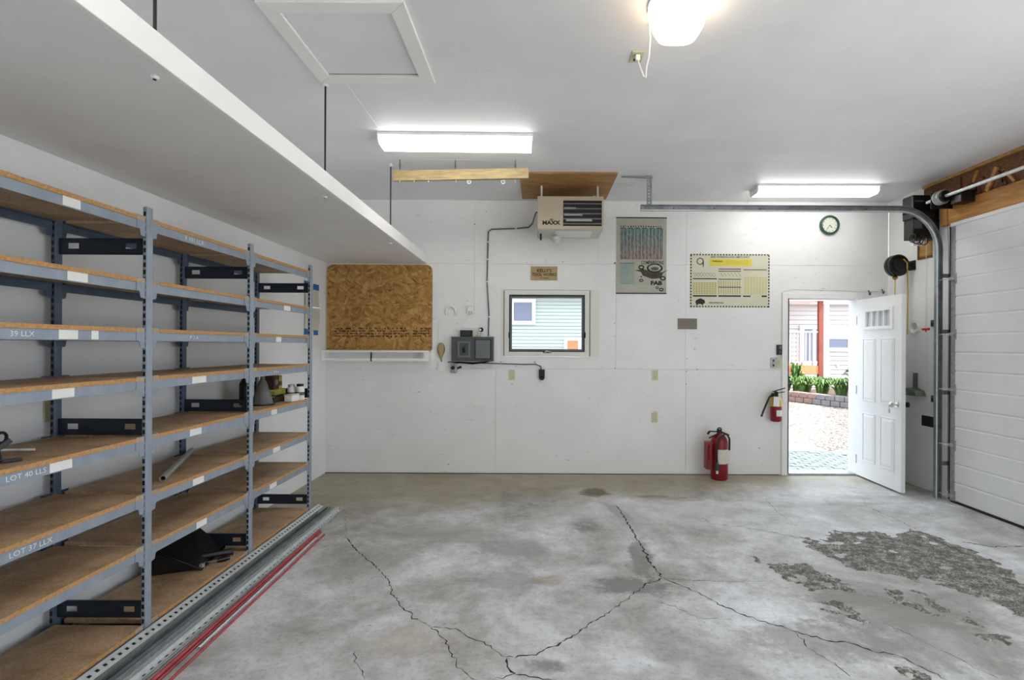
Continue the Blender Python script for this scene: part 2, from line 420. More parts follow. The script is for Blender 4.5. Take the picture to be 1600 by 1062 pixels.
FACE_X = Matrix(((0, 0, 1), (1, 0, 0), (0, 1, 0)))            # reads on a face looking to +X
def share(o, parent, delta):
    c = o.copy(); COL.objects.link(c); c.parent = parent; c.location = Vector(o.location) + Vector(delta); return c

# ------------------------------------------------------------------ the setting
XL, XR, YB, YR, ZC = -2.448, 4.09, 6.2, -0.7, 3.18
fl = tag(B(XL - .15, XR + .2, YR - .15, YB + .16, -.12, 0).build('floor', 'concrete'), 'worn grey concrete floor with cracks and spalled patches', 'floor', kind='structure')
ce = tag(B(XL - .15, XR + .2, YR - .15, YB + .16, ZC, ZC + .12).build('ceiling', 'ceiling_paint'), 'smooth off-white painted ceiling', 'ceiling', kind='structure')
tag(B(XL - .15, XL, YR - .15, YB + .16, 0, ZC).build('wall_left', 'wall_plain'), 'smooth white wall behind the shelving unit', 'wall', kind='structure')
tag(B(XL, XR, YR - .15, YR, 0, ZC).build('wall_rear', 'wall_plain'), 'plain white wall facing the wall with the window', 'wall', kind='structure')
# openings in the back wall
DX0, DX1, DZ1 = 2.915, 3.725, 2.055            # entry door opening
w0, w1 = at(787, 557, YB), at(922, 453, YB)
WX0, WX1, WZ0, WZ1 = w0.x, w1.x, w0.z, w1.z
def cut_boxes(mb, x0, x1, z0, z1, y0, y1, holes):
    rects = [(x0, x1, z0, z1)]
    for hx0, hx1, hz0, hz1 in holes:
        out = []
        for a, b_, c, d in rects:
            if hx0 >= b_ or hx1 <= a or hz0 >= d or hz1 <= c: out.append((a, b_, c, d)); continue
            if hx0 > a: out.append((a, hx0, c, d))
            if hx1 < b_: out.append((hx1, b_, c, d))
            m0, m1 = max(a, hx0), min(b_, hx1)
            if hz0 > c: out.append((m0, m1, c, hz0))
            if hz1 < d: out.append((m0, m1, hz1, d))
        rects = out
    for a, b_, c, d in rects:
        if b_ - a > .002 and d - c > .002: mb.box(a, b_, y0, y1, c, d)
    return mb
holes = [(DX0 - .02, DX1 + .02, -.1, DZ1 + .02), (WX0, WX1, WZ0, WZ1)]
wb = tag(cut_boxes(MB(), XL, XR, 0, ZC, YB + .012, YB + .16, holes).build('wall_back', 'wall_white'), 'scuffed white painted panel wall with window and entry door', 'wall', kind='structure')
X = lambda px: (px - PX) / (F / YB)
rows = [(0.008, 1.222, [XL, X(775), X(1072), XR]), (1.222, 2.44, [XL, X(741), X(962), X(1071), XR]), (2.44, ZC, [XL, X(741), X(935), X(1072), XR])]
for z0, z1, xs in rows:
    for a, b_ in zip(xs, xs[1:]):
        cut_boxes(MB(), a + .0012, b_ - .0012, z0 + .0012, z1 - .0012, YB, YB + .012, holes).build('wall_panel', 'wall_white', wb)
nh = MB()
for px, py in [(960.5, 440), (961, 505), (961, 525), (960, 545), (961, 575), (1073, 580), (1073, 560), (1090, 577), (1165, 577), (1208, 580), (940, 574), (873, 582), (920, 622), (917, 706), (695, 671), (800, 600), (853, 408), (880, 409), (824, 410), (1085, 545), (1060, 470), (1072, 600), (700, 725), (520, 676), (1186, 700), (1192, 726), (770, 739), (864, 736), (1112, 688), (640, 610), (655, 612), (742, 400), (742, 350), (741, 335), (760, 330), (1220, 520), (1095, 395), (730, 470), (577, 620)]:
    q_ = at(px + rnd.uniform(-1, 1), py, YB); nh.disc((q_.x, YB - .001, q_.z), rnd.uniform(.003, .007), 'y', .002, 8, rnd.uniform(.8, 1.6), 1)
tag(nh.build('nail_hole', 'grey_nail', wb), kind='stuff')
# right wall with the garage door opening
GY0, GY1, GZ1 = 2.43, 5.17, 2.70
OY0, OY1 = -.58, 2.08                          # added open bay, out of view, lets in daylight as fill
def yz_cut(mb, y0, y1, z0, z1, x0, x1, holes):
    tmp = cut_boxes(MB(), y0, y1, z0, z1, x0, x1, holes); mb.add([(x, y, z) for (y, x, z) in tmp.v], tmp.f); return mb
wr = tag(yz_cut(MB(), YR, YB, 0, ZC, XR + .012, XR + .16, [(GY0, GY1 + .03, -.1, GZ1), (OY0, OY1, -.1, GZ1)]).build('wall_right', 'wall_white'), 'white panelled wall around the garage door', 'wall', kind='structure')
GH = [(GY0 - .1, GY1 + .05, -.1, ZC + 1)]
for y0, y1 in ((GY1 + .05, 5.58), (5.5824, YB)):
    yz_cut(MB(), y0 + .0012, y1 - .0012, .006, ZC - .001, XR, XR + .012, []).build('wall_panel', 'wall_white', wr)
yz_cut(MB(), YR, GY0 - .1, .006, 2.70, XR, XR + .012, [(OY0, OY1, -.1, GZ1)]).build('wall_panel', 'wall_white', wr)
# ceiling battens / faint drywall joints: thin proud tape lines
B(-1.245, -1.235, 3.43, YB, ZC - .0015, ZC).build('drywall_joint', 'ceiling_paint', ce)
B(XL, XR, 4.86, 4.868, ZC - .001, ZC).build('drywall_joint', 'ceiling_paint', ce)
# dark joint where wall meets floor
tag(B(XL, DX0 - .09, YB - .003, YB, 0, .006).build('trim_1', 'slot_dark'), 'thin dark gap along the foot of the back wall', 'gap', kind='structure')

# floor cracks: jagged ribbons following the slab's fractures
def crack(pts, w0=.006, w1=None):
    P3 = [onz(x, y) for x, y in pts]; fine = []
    for p, q in zip(P3, P3[1:]):
        L = (q - p).length; n = max(2, int(L / .02))
        for i in range(n):
            t = i / n; o = (q - p).cross(Vector((0, 0, 1))).normalized()
            fine.append(p.lerp(q, t) + o * rnd.gauss(0, .006))
    fine.append(P3[-1]); m = MB(); vs_ = []
    k = len(fine)
    for i, p in enumerate(fine):
        d = (fine[min(i + 1, k - 1)] - fine[max(i - 1, 0)]).normalized(); o = Vector((-d.y, d.x, 0))
        w = (w0 + ((w1 if w1 is not None else w0) - w0) * i / k) * rnd.uniform(.3, 1.6) / 2
        if i in (0, k - 1): w = .0004
        z = Vector((0, 0, .0008))
        vs_ += [p + o * w + z, p - o * w + z]
    m.add(vs_, [(2 * i, 2 * i + 1, 2 * i + 3, 2 * i + 2) for i in range(k - 1)])
    m.build('crack', 'crack', fl)
crack([(541, 840), (558, 860), (585, 882), (605, 902), (614, 928), (625, 946), (647, 965), (675, 979), (695, 1002), (705, 1022), (716, 1042), (745, 1062)], .007, .004)
crack([(541, 840), (540, 818), (538, 785)], .003, .001)
crack([(675, 979), (715, 983), (733, 996), (757, 1003), (772, 1017), (790, 1027), (803, 1026)], .004, .005)
crack([(803, 1026), (830, 1024), (865, 1010), (890, 995), (915, 980), (935, 966), (960, 950)], .008, .005)
crack([(790, 1028), (795, 1046), (805, 1052), (770, 1062)], .009, .006)
crack([(805, 1052), (835, 1058), (870, 1062)], .006, .004)
crack([(552, 1018), (557, 1032), (565, 1045), (570, 1062)], .005, .003)
crack([(1035, 903), (1075, 918), (1110, 936), (1150, 956), (1195, 972), (1240, 985), (1290, 1000), (1330, 1005), (1365, 1018)], .007, .008)
crack([(1365, 1018), (1400, 1022), (1440, 1042), (1480, 1062)], .004, .008)
crack([(1025, 938), (1060, 950), (1090, 965), (1145, 968)], .004, .002)
crack([(1240, 985), (1270, 1018), (1310, 1040), (1330, 1058)], .004, .003)
crack([(1098, 808), (1110, 818), (1160, 823), (1210, 832), (1255, 842)], .005, .005)
crack([(1000, 780), (1080, 782), (1150, 781), (1240, 778), (1290, 782), (1355, 792)], .003, .003)
crack([(1355, 792), (1350, 782), (1358, 777)], .002, .001)
crack([(1355, 792), (1390, 806), (1430, 826), (1447, 830)], .005, .003)
crack([(1197, 780), (1215, 800), (1245, 822)], .003, .002)
crack([(965, 790), (985, 825), (1000, 850), (1020, 885), (1035, 903)], .010, .012)
crack([(1035, 903), (1085, 907), (1140, 908), (1200, 908)], .004, .002)
crack([(1500, 846), (1550, 854), (1600, 853)], .01, .008)
crack([(1300, 792), (1280, 772), (1260, 758)], .002, .001)
crack([(820, 788), (870, 792), (920, 787)], .002, .002)
crack([(1380, 972), (1440, 1000), (1500, 1030), (1560, 1060)], .003, .003)
crack([(960, 950), (985, 930), (1010, 912), (1035, 903)], .006, .008)

# spalled, pitted concrete: real relief
def inside(x, y, P):
    c = False
    for (x0, y0), (x1, y1) in zip(P, P[1:] + P[:1]):
        if (y0 > y) != (y1 > y) and x < (x1 - x0) * (y - y0) / (y1 - y0) + x0: c = not c
    return c
from mathutils import noise as mn
def spall(pixels, step=.009, h=.006, rag=.09, thr=-.15):
    P2 = [(p.x, p.y) for p in (onz(x, y) for x, y in pixels)]
    x0, x1 = min(p[0] for p in P2) - .1, max(p[0] for p in P2) + .1; y0, y1 = min(p[1] for p in P2) - .1, max(p[1] for p in P2) + .1
    nx, ny = int((x1 - x0) / step), int((y1 - y0) / step); idx = {}; m = MB(); vs_ = []; fs = []
    def ok(i, j):
        x, y = x0 + i * step, y0 + j * step
        wx = rag * mn.noise((x * 6, y * 6, 1)) + .05 * mn.noise((x * 22, y * 22, 9)); wy = rag * mn.noise((x * 6, y * 6, 4)) + .05 * mn.noise((x * 22, y * 22, 5))
        return inside(x + wx, y + wy, P2) and mn.noise((x * 9, y * 9, 11)) > thr
    good = {(i, j) for i in range(nx) for j in range(ny) if ok(i, j)}
    def vid(i, j):
        if (i, j) not in idx:
            x, y = x0 + i * step, y0 + j * step
            edge = not all((i + a, j + b_) in good for a in (-1, 0) for b_ in (-1, 0))
            z = .0005 if edge else .001 + h * max(0, .45 + .8 * mn.noise((x * 30, y * 30, 0)) + .4 * mn.noise((x * 80, y * 80, 3)))
            idx[(i, j)] = len(vs_); vs_.append((x + rnd.uniform(-.003, .003), y + rnd.uniform(-.003, .003), z))
        return idx[(i, j)]
    for i, j in good: fs.append((vid(i, j), vid(i + 1, j), vid(i + 1, j + 1), vid(i, j + 1)))
    m.add(vs_, fs, True); tag(m.build('spalled_concrete', 'aggregate', fl), kind='stuff')
spall([(1258, 846), (1300, 832), (1345, 830), (1385, 836), (1430, 830), (1462, 838), (1500, 853), (1560, 880), (1590, 905), (1640, 930), (1640, 985), (1575, 952), (1500, 922), (1430, 905), (1360, 892), (1320, 888), (1290, 868)], thr=-.42)
spall([(1205, 886), (1240, 878), (1275, 885), (1310, 905), (1330, 925), (1290, 925), (1250, 915)], thr=-.3)
spall([(1265, 945), (1300, 940), (1345, 960), (1360, 975), (1310, 965)], thr=-.2)
spall([(1372, 925), (1440, 925), (1480, 950), (1530, 955), (1500, 975), (1420, 950)], thr=.0)
spall([(1370, 1040), (1420, 1045), (1500, 1062), (1420, 1070)], thr=.05)
spall([(1165, 868), (1200, 872), (1230, 880), (1190, 882)], thr=-.05)
spall([(1480, 960), (1560, 980), (1600, 1010), (1520, 1000)], thr=.1)

# ------------------------------------------------------------------ storage loft on rods
LX, LZ0 = -1.285, 2.442
lo = thing('storage_loft', 'long white ceiling-hung loft shelf running above the shelving unit', 'loft', (-1.87, 2.7, LZ0))
for y0, y1 in ((YR + .002, 1.35), (1.3515, 3.79), (3.7915, YB - .001)):
    B(XL + .001, LX - .02, y0, y1, LZ0, LZ0 + .016).build('soffit_panel', 'loft_paint', lo)
B(XL + .001, LX - .02, YR + .002, YB - .001, LZ0 + .0165, LZ0 + .09).build('deck', 'loft_paint', lo)
B(LX - .02, LX, YR + .002, YB - .001, LZ0, LZ0 + .104).build('fascia_board', 'fascia_paint', lo, bevel=.003)
for ry in (.37, 1.9, 3.43, 4.97):
    rx = -1.365
    rod = MB().tube([(rx, ry, LZ0 - .012), (rx, ry, ZC - .001)], .006, 8).build('hanger_rod', 'rod_dark', lo)
    MB().lathe([(.014, 0), (.014, .008)], (rx, ry, LZ0 - .010), 'z', 6).build('nut', 'fixture_white', rod)
    MB().disc((rx, ry, LZ0 - .0015), .016, 'z', .003, 12).build('washer', 'fixture_white', rod)
    MB().lathe([(.02, 0), (.02, .01), (.01, .03)], (rx, ry, ZC - .03), 'z', 10).build('ceiling_anchor', 'fixture_white', rod)

# ------------------------------------------------------------------ attic hatch
ah = thing('attic_hatch', 'white square attic hatch with mitred board trim in the ceiling', 'hatch', (-1.02, 3.0, ZC))
hx0, hx1, hy0, hy1, t_ = -1.385, -.655, 2.60, 3.41, .085
zt0, zt1 = ZC - .022, ZC - .0005
for pts in ([(hx0, hy1), (hx1, hy1), (hx1 - t_, hy1 - t_), (hx0 + t_, hy1 - t_)], [(hx0, hy0), (hx0, hy1), (hx0 + t_, hy1 - t_), (hx0 + t_, hy0 + t_)],
            [(hx1, hy1), (hx1, hy0), (hx1 - t_, hy0 + t_), (hx1 - t_, hy1 - t_)], [(hx1, hy0), (hx0, hy0), (hx0 + t_, hy0 + t_), (hx1 - t_, hy0 + t_)]):
    cx, cy = sum(p[0] for p in pts) / 4, sum(p[1] for p in pts) / 4
    MB().prism([(cx + (x - cx) * .998, cy + (y - cy) * .998) for x, y in pts], 'z', zt0, zt1).build('trim_board', 'fascia_paint', ah, bevel=.002)
B(hx0 + t_ + .004, hx1 - t_ - .004, hy0 + t_, hy1 - t_ - .012, ZC - .006, ZC - .0005).build('hatch_panel', 'ceiling_paint', ah)
B(hx0 + t_, hx1 - t_, hy1 - t_ - .012, hy1 - t_, ZC - .003, ZC - .0005).build('gap', 'peel_red', ah)

# ------------------------------------------------------------------ lamps
def wrap_light(x0, x1, y0, y1, ang, label, group):
    cx, cy = (x0 + x1) / 2, (y0 + y1) / 2; L, W = x1 - x0, y1 - y0
    r = thing('fluorescent_light', label, 'light', (cx, cy, ZC), group)
    M = Matrix.Translation((cx, cy, ZC)) @ Matrix.Rotation(R(ang), 4, 'Z')
    MB(M).box(-L / 2, L / 2, -W / 2 - .012, W / 2 + .012, -.024, -.0005).build('housing', 'fixture_white', r)
    m = MB(M); m.prism([(-W / 2, -.0245), (W / 2, -.0245), (W / 2, -.06), (W / 2 - .03, -.085), (-W / 2 + .03, -.085), (-W / 2, -.06)], 'x', -L / 2 + .012, L / 2 - .012); m.build('lens', 'tube_lens', r)
    for s in (-1, 1):
        MB(M).prism([(-W / 2 - .001, -.02), (W / 2 + .001, -.02), (W / 2 + .001, -.061), (W / 2 - .03, -.087), (-W / 2 + .03, -.087), (-W / 2 - .001, -.061)], 'x', s * (L / 2 - .012), s * L / 2).build('end_cap', 'fixture_white', r)
g_ = 'fluorescent ceiling lights'
wrap_light(-1.275, -.035, 4.24, 4.46, 1.0, 'white fluorescent ceiling light above the hanging lumber bar', g_)
wrap_light(2.29, 3.56, 5.53, 5.74, -.6, 'white fluorescent ceiling light above the garage door track and clock', g_)
wrap_light(-1.275, -.035, .9, 1.12, 0, 'added white fluorescent ceiling light near the plain rear wall, out of view', g_)  # added fill fixture, outside the view
wrap_light(2.2, 3.45, .9, 1.12, 0, 'added white fluorescent ceiling light over the near end of the garage door, out of view', g_)  # second added fixture, unseen, brightens the near half of the room
# warm glass dome
dY = 2.62; dc = at(1061, 0, dY)
dl = thing('dome_light', 'warm glowing glass dome ceiling light beside the ceiling outlet', 'light', (dc.x, dY, ZC))
def squircle(r, h, n=32, p=3.2):
    out = []
    for j in range(n):
        a = 2 * math.pi * j / n; c, s = math.cos(a), math.sin(a); k = (abs(c) ** p + abs(s) ** p) ** (-1 / p)
        out.append((dc.x + r * k * c, dY + r * k * s, ZC + h))
    return out
prof = [(.133, -.012), (.132, -.05), (.124, -.10), (.110, -.135), (.094, -.160), (.066, -.176), (.035, -.181), (.001, -.182)]
m = MB(); vv = sum([squircle(r, h) for r, h in prof], []); n = 32
m.add(vv, [(i * n + j, i * n + (j + 1) % n, (i + 1) * n + (j + 1) % n, (i + 1) * n + j) for i in range(len(prof) - 1) for j in range(n)], True); m.build('glass_dome', 'dome_glass', dl)
MB().lathe([(.15, -.014), (.15, -.0005)], (dc.x, dY, ZC), 'z', 32).build('ceiling_ring', 'fixture_white', dl)
# ceiling outlet with plug and cord
oc = onz(995, 88, ZC)
co = thing('ceiling_outlet', 'small tan ceiling outlet beside the dome light', 'outlet', oc)
B(oc.x - .036, oc.x + .036, oc.y - .06, oc.y + .06, ZC - .006, ZC - .0005).build('cover_plate', 'almond', co, bevel=.002)
for s in (-.025, .025): MB().lathe([(.016, -.008), (.016, -.004)], (oc.x, oc.y + s, ZC), 'z', 14).build('receptacle', 'ink_brown', co)
pc = thing('light_cord', 'white cord with plug drooping from the ceiling outlet to the dome light', 'cord', (oc.x, oc.y, ZC))
B(oc.x - .013, oc.x + .013, oc.y - .04, oc.y - .012, ZC - .04, ZC - .007).build('plug', 'white_plastic', pc, bevel=.004)
cpts = [(oc.x, oc.y - .03, ZC - .035), at(1000, 105, 3.05), at(1006, 120, 3.0), at(1009, 121, 2.97), at(1010, 104, 2.93), at(1014, 88, 2.88), at(1016, 60, 2.82), at(1014, 30, 2.78), (dc.x - .140, dY + .06, ZC - .008)]
MB().tube(cpts, .0045, 8).build('wire', 'white_plastic', pc)

# ------------------------------------------------------------------ hanging bar
hb = thing('hanging_lumber_bar', 'pale wooden bar hung on chains below the fluorescent light', 'bar', (-.69, 4.85, 3.04))
MB().obox((-1.315, 4.87, 3.032), (-.078, 4.84, 3.052), .04, .092).build('beam', 'lumber', hb, bevel=.002)
for x in (-1.25, -.745, -.2):
    ch = MB()
    for k in range(3):
        ch.ring((x, 4.855, 3.105 + .021 * k), .009, .0025, 'y' if k % 2 else 'x', 12, 6, .7 if 1 else 1, 1.3)
    ch.tube([(x, 4.855, 3.07), (x, 4.855, 3.1)], .003, 6); ch.tube([(x, 4.855, 3.155), (x, 4.855, ZC - .001)], .003, 6)
    ch.build('chain', 'dark_metal', hb)
for i, x in enumerate((-1.25, -1.12, -.99, -.74, -.62, -.31, -.2)):
    if i in (4, 5): MB().ring((x, 4.855, 2.972 + .01 * i / 6), .017, .003, 'y', 16, 6).build('ring_hook', 'white_plastic', hb)
    MB().tube([(x, 4.855, 3.0), (x, 4.855, 2.975)], .003, 6).build('screw_eye', 'zinc_bright', hb)

# ------------------------------------------------------------------ plywood sheet and heater
PW0 = onz(815, 309, ZC); PW1 = onz(965, 268, ZC)
tag(B(-.17, .785, 5.18, 6.08, ZC - .018, ZC - .0005).build('plywood_sheet', 'plywood', origin=(.3, 5.63, ZC)), 'brown plywood sheet screwed to the ceiling above the heater', 'board')
HY0, HY1 = 5.5, 6.0
a, b_ = at(840, 357, HY0), at(943, 307, HY0)
HX0, HX1, HZ0, HZ1 = a.x, b_.x, a.z, b_.z
he = thing('garage_heater', 'tan unit heater with black louvered grille hanging below the plywood sheet', 'heater', ((HX0 + HX1) / 2, 5.75, HZ0))
gx0, gx1 = at(880, 320, HY0).x, at(940.5, 320, HY0).x; gz0, gz1 = at(900, 353, HY0).z, at(900, 313, HY0).z
case = cut_boxes(MB(), HX0, HX1, HZ0, HZ1, HY0, HY0 + .02, [(gx0, gx1, gz0, gz1)]); case.box(HX0, HX1, HY0 + .02, HY1, HZ0 + .004, HZ1)
case.build('casing', 'heater_tan', he)
B(HX0 + .01, HX1 - .01, HY0 + .004, HY1 - .004, HZ0 - .001, HZ0 + .003).build('bottom_panel', 'heater_bottom', he)
B(HX0 + .19, HX1 - .1, HY0 + .12, HY1 - .08, HZ0 - .003, HZ0).build('rating_label', 'paper', he)
B(gx0, gx1, HY0 + .014, HY0 + .0195, gz0, gz1).build('grille_back', 'grille_black', he)
for i in range(5):
    zc = gz1 - (gz1 - gz0) * (i + .62) / 5.1
    MB().obox((gx0 + .004, HY0 + .007, zc), (gx1 - .004, HY0 + .007, zc), .013, .005, (0, .5, 1)).build('louver', 'louver', he)
for (x0, x1, zf) in ((.0, .33, .70), (.0, .5, .46), (.05, .75, .24)):
    zc = gz0 + (gz1 - gz0) * zf; MB().obox((gx0 + .01 + (gx1 - gx0) * x0, HY0 + .012, zc), (gx0 + (gx1 - gx0) * x1, HY0 + .012, zc), .003, .022).build('heat_exchanger_tube', 'louver', he)
for x in (HX0 + .04, HX1 - .05):
    for y in (HY0 + .08, HY1 - .06):
        B(x - .01, x + .01, y - .002, y + .002, HZ1 - .002, ZC - .018).build('hanger_strap', 'heater_bottom', he)
MB().tube([(HX0 + .035, HY0 + .25, HZ0), (HX0 + .035, HY0 + .25, HZ0 - .07)], .012, 10).build('gas_stub', 'black_plastic', he)
p = at(868, 376, 5.8)
MB().lathe([(.01, .05), (.05, .03), (.055, .0), (.03, -.03), (.001, -.04)], (p.x, 5.8, p.z + .01), 'z', 20).build('exhaust_elbow', 'zinc_bright', he)
lx = at(861, 347.5, HY0)
text('brand_lettering', 'MAXX', .056, (lx.x, HY0 - .0008, lx.z - .004), FACE_Y, 'ink_black', he, .0025, 1.12)
text('brand_lettering', 'BIG', .022, (lx.x + .005, HY0 - .0008, lx.z + .030), FACE_Y, 'ink_black', he, .0008)
# conduit cable from heater to the electrical panel
cpx = [(840, 346), (832, 349), (826, 355), (806, 357), (768, 358), (763, 362), (762, 400), (761, 440), (764, 490), (763, 525)]
cb = [at(x, y, YB - (.0215 if y > 480 else .012)) for x, y in cpx]; cb[0] = Vector((HX0 - .002, 5.75, cb[0].z)); cb.insert(1, Vector((HX0 - .02, 5.78, cb[0].z - .002)))
hc = thing('heater_cable', 'grey cable clipped down the wall from the heater to the breaker panel', 'cable', (cb[-1].x, YB, cb[-1].z))
MB().tube(cb, .008, 8).build('wire', 'grey_plastic', hc)
for x, y in ((806, 357), (762, 378), (762, 405), (761, 440), (763, 468), (764, 495)):
    q = at(x, y, YB - .01); yo = .0127 if y > 480 else 0; B(q.x - .012, q.x + .012, YB - .021 - yo, YB - .0004 - yo, q.z - .007, q.z + .007).build('clip', 'white_plastic', hc)

# ------------------------------------------------------------------ OSB backboard and small white rack
q0, q1 = at(511, 546, YB), at(676, 414, YB); qs = at(600, 477, YB).z
def rounded_top(x0, x1, z0, z1, r, n=6):
    pts = [(x0, z0), (x1, z0)]
    pts += [(x1 - r + r * math.cos(t), z1 - r + r * math.sin(t)) for t in [math.pi / 2 * i / n for i in range(n + 1)]]
    pts += [(x0 + r - r * math.sin(t), z1 - r + r * math.cos(t)) for t in [math.pi / 2 * i / n for i in range(n + 1)]]
    return pts
ob = thing('osb_backboard', 'brown oriented strand board with rounded top corners under the loft', 'board', ((q0.x + q1.x) / 2, YB, q0.z))
q0x = max(q0.x, XL + .006)
B(q0x + .003, q1.x - .003, YB - .010, YB - .0005, qs - .01, qs + .01).build('backing_strip', 'slot_dark', ob)
MB().prism(rounded_top(q0x, q1.x, qs + .0015, q1.z, .07), 'y', YB - .014, YB - .0005).build('osb_sheet', 'osb', ob)
B(q0x, q1.x, YB - .014, YB - .0005, q0.z, qs - .0015).build('osb_sheet', 'osb', ob)
st = MB()
for sx0, sx1 in ((523, 560), (560, 596), (598, 640), (645, 676)):
    for k in range(int((sx1 - sx0) / 2.4)):
        px = sx0 + k * 2.4
        for row in range(4):
            if rnd.random() < .7:
                p = at(px, 512 + row * 4.0, YB - .0145); w = rnd.uniform(.008, .020); st.box(p.x, min(p.x + w, q1.x), YB - .0146, YB - .014, p.z - rnd.uniform(.008, .022), p.z)
tag(st.build('ink_stamp', 'ink_brown', ob), 'smudged dark brown ink stamp', kind='stuff')
rk = thing('wall_rack', 'narrow white wooden rack with rail under the strand board', 'rack', at(590, 562, YB))
r0, r1 = XL, at(674, 555, YB).x; r0 = XL + .004
zt, zb = at(590, 547, YB).z, at(590, 563, YB).z
B(r0, r1, YB - .15, YB - .0005, zt - .022, zt).build('top_board', 'fascia_paint', rk, bevel=.002)
B(r0, r1, YB - .15, YB - .132, zb, zb + .028).build('front_rail', 'fascia_paint', rk, bevel=.002)
B(r0, r0 + .04, YB - .149, YB - .0005, zb + .0285, zt - .022).build('end_block', 'fascia_paint', rk)
B(r1 - .06, r1, YB - .149, YB - .0005, zb + .0285, zt - .022).build('end_block', 'fascia_paint', rk)
p = at(586, 556, YB); B(p.x - .006, p.x + .006, YB - .154, YB - .13, zb - .005, zt - .022).build('strap_hook', 'dark_metal', rk)

# ------------------------------------------------------------------ breaker panel corner
pb0, pb1 = at(685, 566, YB), at(781, 495, YB)
tag(B(pb0.x, pb1.x, YB - .013, YB - .0005, pb0.z, pb1.z).build('panel_backer_board', 'wall_white', origin=(pb0.x, YB, pb0.z)), 'white painted backer board behind the grey breaker panel', 'board')
e0, e1 = at(705, 564, YB - .1), at(771, 526, YB - .1); emx = at(739, 545, YB - .1).x
ep = thing('breaker_panel', 'dark grey breaker panel with two side-by-side covers beside the window', 'electrical panel', ((e0.x + e1.x) / 2, YB, e0.z))
B(e0.x, emx - .001, YB - .1, YB - .0135, e0.z, e1.z).build('main_box', 'panel_grey', ep, bevel=.004)
B(emx + .001, e1.x, YB - .1, YB - .0135, e0.z, e1.z).build('breaker_box', 'panel_grey', ep, bevel=.004)
i0, i1 = at(715, 558, YB - .1), at(735, 533, YB - .1)
fr = cut_boxes(MB(), i0.x, i1.x, i0.z, i1.z, YB - .108, YB - .1, [(i0.x + .02, i1.x - .02, i0.z + .02, i1.z - .02)]).build('main_cover_frame', 'panel_grey_light', ep)
s0 = at(725, 546, YB - .1); B(s0.x - .018, s0.x + .018, YB - .112, YB - .1, s0.z - .033, s0.z + .033).build('main_switch', 'black_gloss', ep, bevel=.003)
i0, i1 = at(743, 560, YB - .1), at(766, 531, YB - .1)
dr = B(i0.x, i1.x, YB - .11, YB - .1, i0.z, i1.z).build('cover_door', 'panel_grey_light', ep, bevel=.004)
B(i0.x - .008, i1.x + .012, YB - .104, YB - .1, i0.z - .008, i1.z + .008).build('door_gap', 'slot_dark', ep)
MB().disc(at(751, 555, YB - .111), .006, 'y', .004, 10).build('latch', 'dark_metal', dr)
p0, p1 = at(719, 526, YB - .08), at(738, 516, YB - .08)
bx = thing('black_power_adapter', 'small black box resting on top of the breaker panel', 'power adapter', ((p0.x + p1.x) / 2, YB - .05, e1.z))
B(p0.x, p1.x, YB - .09, YB - .03, e1.z - .001, e1.z + .075).build('case', 'black_plastic', bx, bevel=.004)
for k in range(3): B(p0.x + .02, p1.x - .02, YB - .0915, YB - .09, e1.z + .02 + .018 * k, e1.z + .024 + .018 * k).build('vent_slot', 'grey_plastic', bx)
p = at(752, 515, YB - .05)
jb = thing('cable_gland', 'small white junction fitting with black knob on top of the breaker panel', 'fitting', (p.x, YB, e1.z))
MB().tube([(p.x - .03, YB - .05, e1.z - .001), (p.x - .02, YB - .05, e1.z + .05), (p.x, YB - .05, p.z)], [.02, .016, .012], 10).build('elbow', 'almond', jb)
MB().ball((p.x, YB - .055, p.z), .026, 12).build('knob', 'black_plastic', jb)
MB().disc((p.x - .008, YB - .082, p.z - .002), .012, 'y', .004, 12).build('face', 'white_plastic', jb)
# white arch hook
p = at(705, 486, YB); pts = [(p.x + .056 * math.cos(R(t)), YB - .022, p.z - .02 + .075 * math.sin(R(t))) for t in range(-20, 201, 20)]
ar = thing('white_hose_hanger', 'white arched plastic hanger on the wall above the breaker panel', 'hanger', (p.x, YB, p.z))
MB().tube(pts, .013, 8).build('arch', 'white_plastic', ar)
B(p.x - .035, p.x + .035, YB - .012, YB - .0005, pb1.z + .0004, p.z + .03).build('back_plate', 'white_plastic', ar)
# transformer with bell wire
p = at(736, 485, YB)
tr = thing('doorbell_transformer', 'small white doorbell transformer above the black adapter', 'transformer', (p.x, YB, p.z))
B(p.x - .035, p.x + .035, YB - .05, YB - .0005, p.z - .04, p.z + .05).build('case', 'white_plastic', tr, bevel=.006)
for s in (-.015, .012): MB().disc((p.x + s, YB - .052, p.z - .02), .006, 'y', .006, 8).build('terminal', 'dark_metal', tr)
wp = [at(736, 491, YB - .03), at(728, 500, YB - .02), at(722, 508, YB - .018), at(727, 512, YB - .018), at(745, 513, YB - .02)]
MB().tube(wp, .0022, 6).build('bell_wire', 'white_plastic', tr)
wp = [at(743, 482, YB - .01), at(752, 468, YB - .008), at(757, 452, YB - .018), at(761, 443, YB - .0240), at(772, 450, YB - .012), at(780, 466, YB - .008)]
MB().tube(wp, .002, 6).build('bell_wire', 'white_plastic', tr)
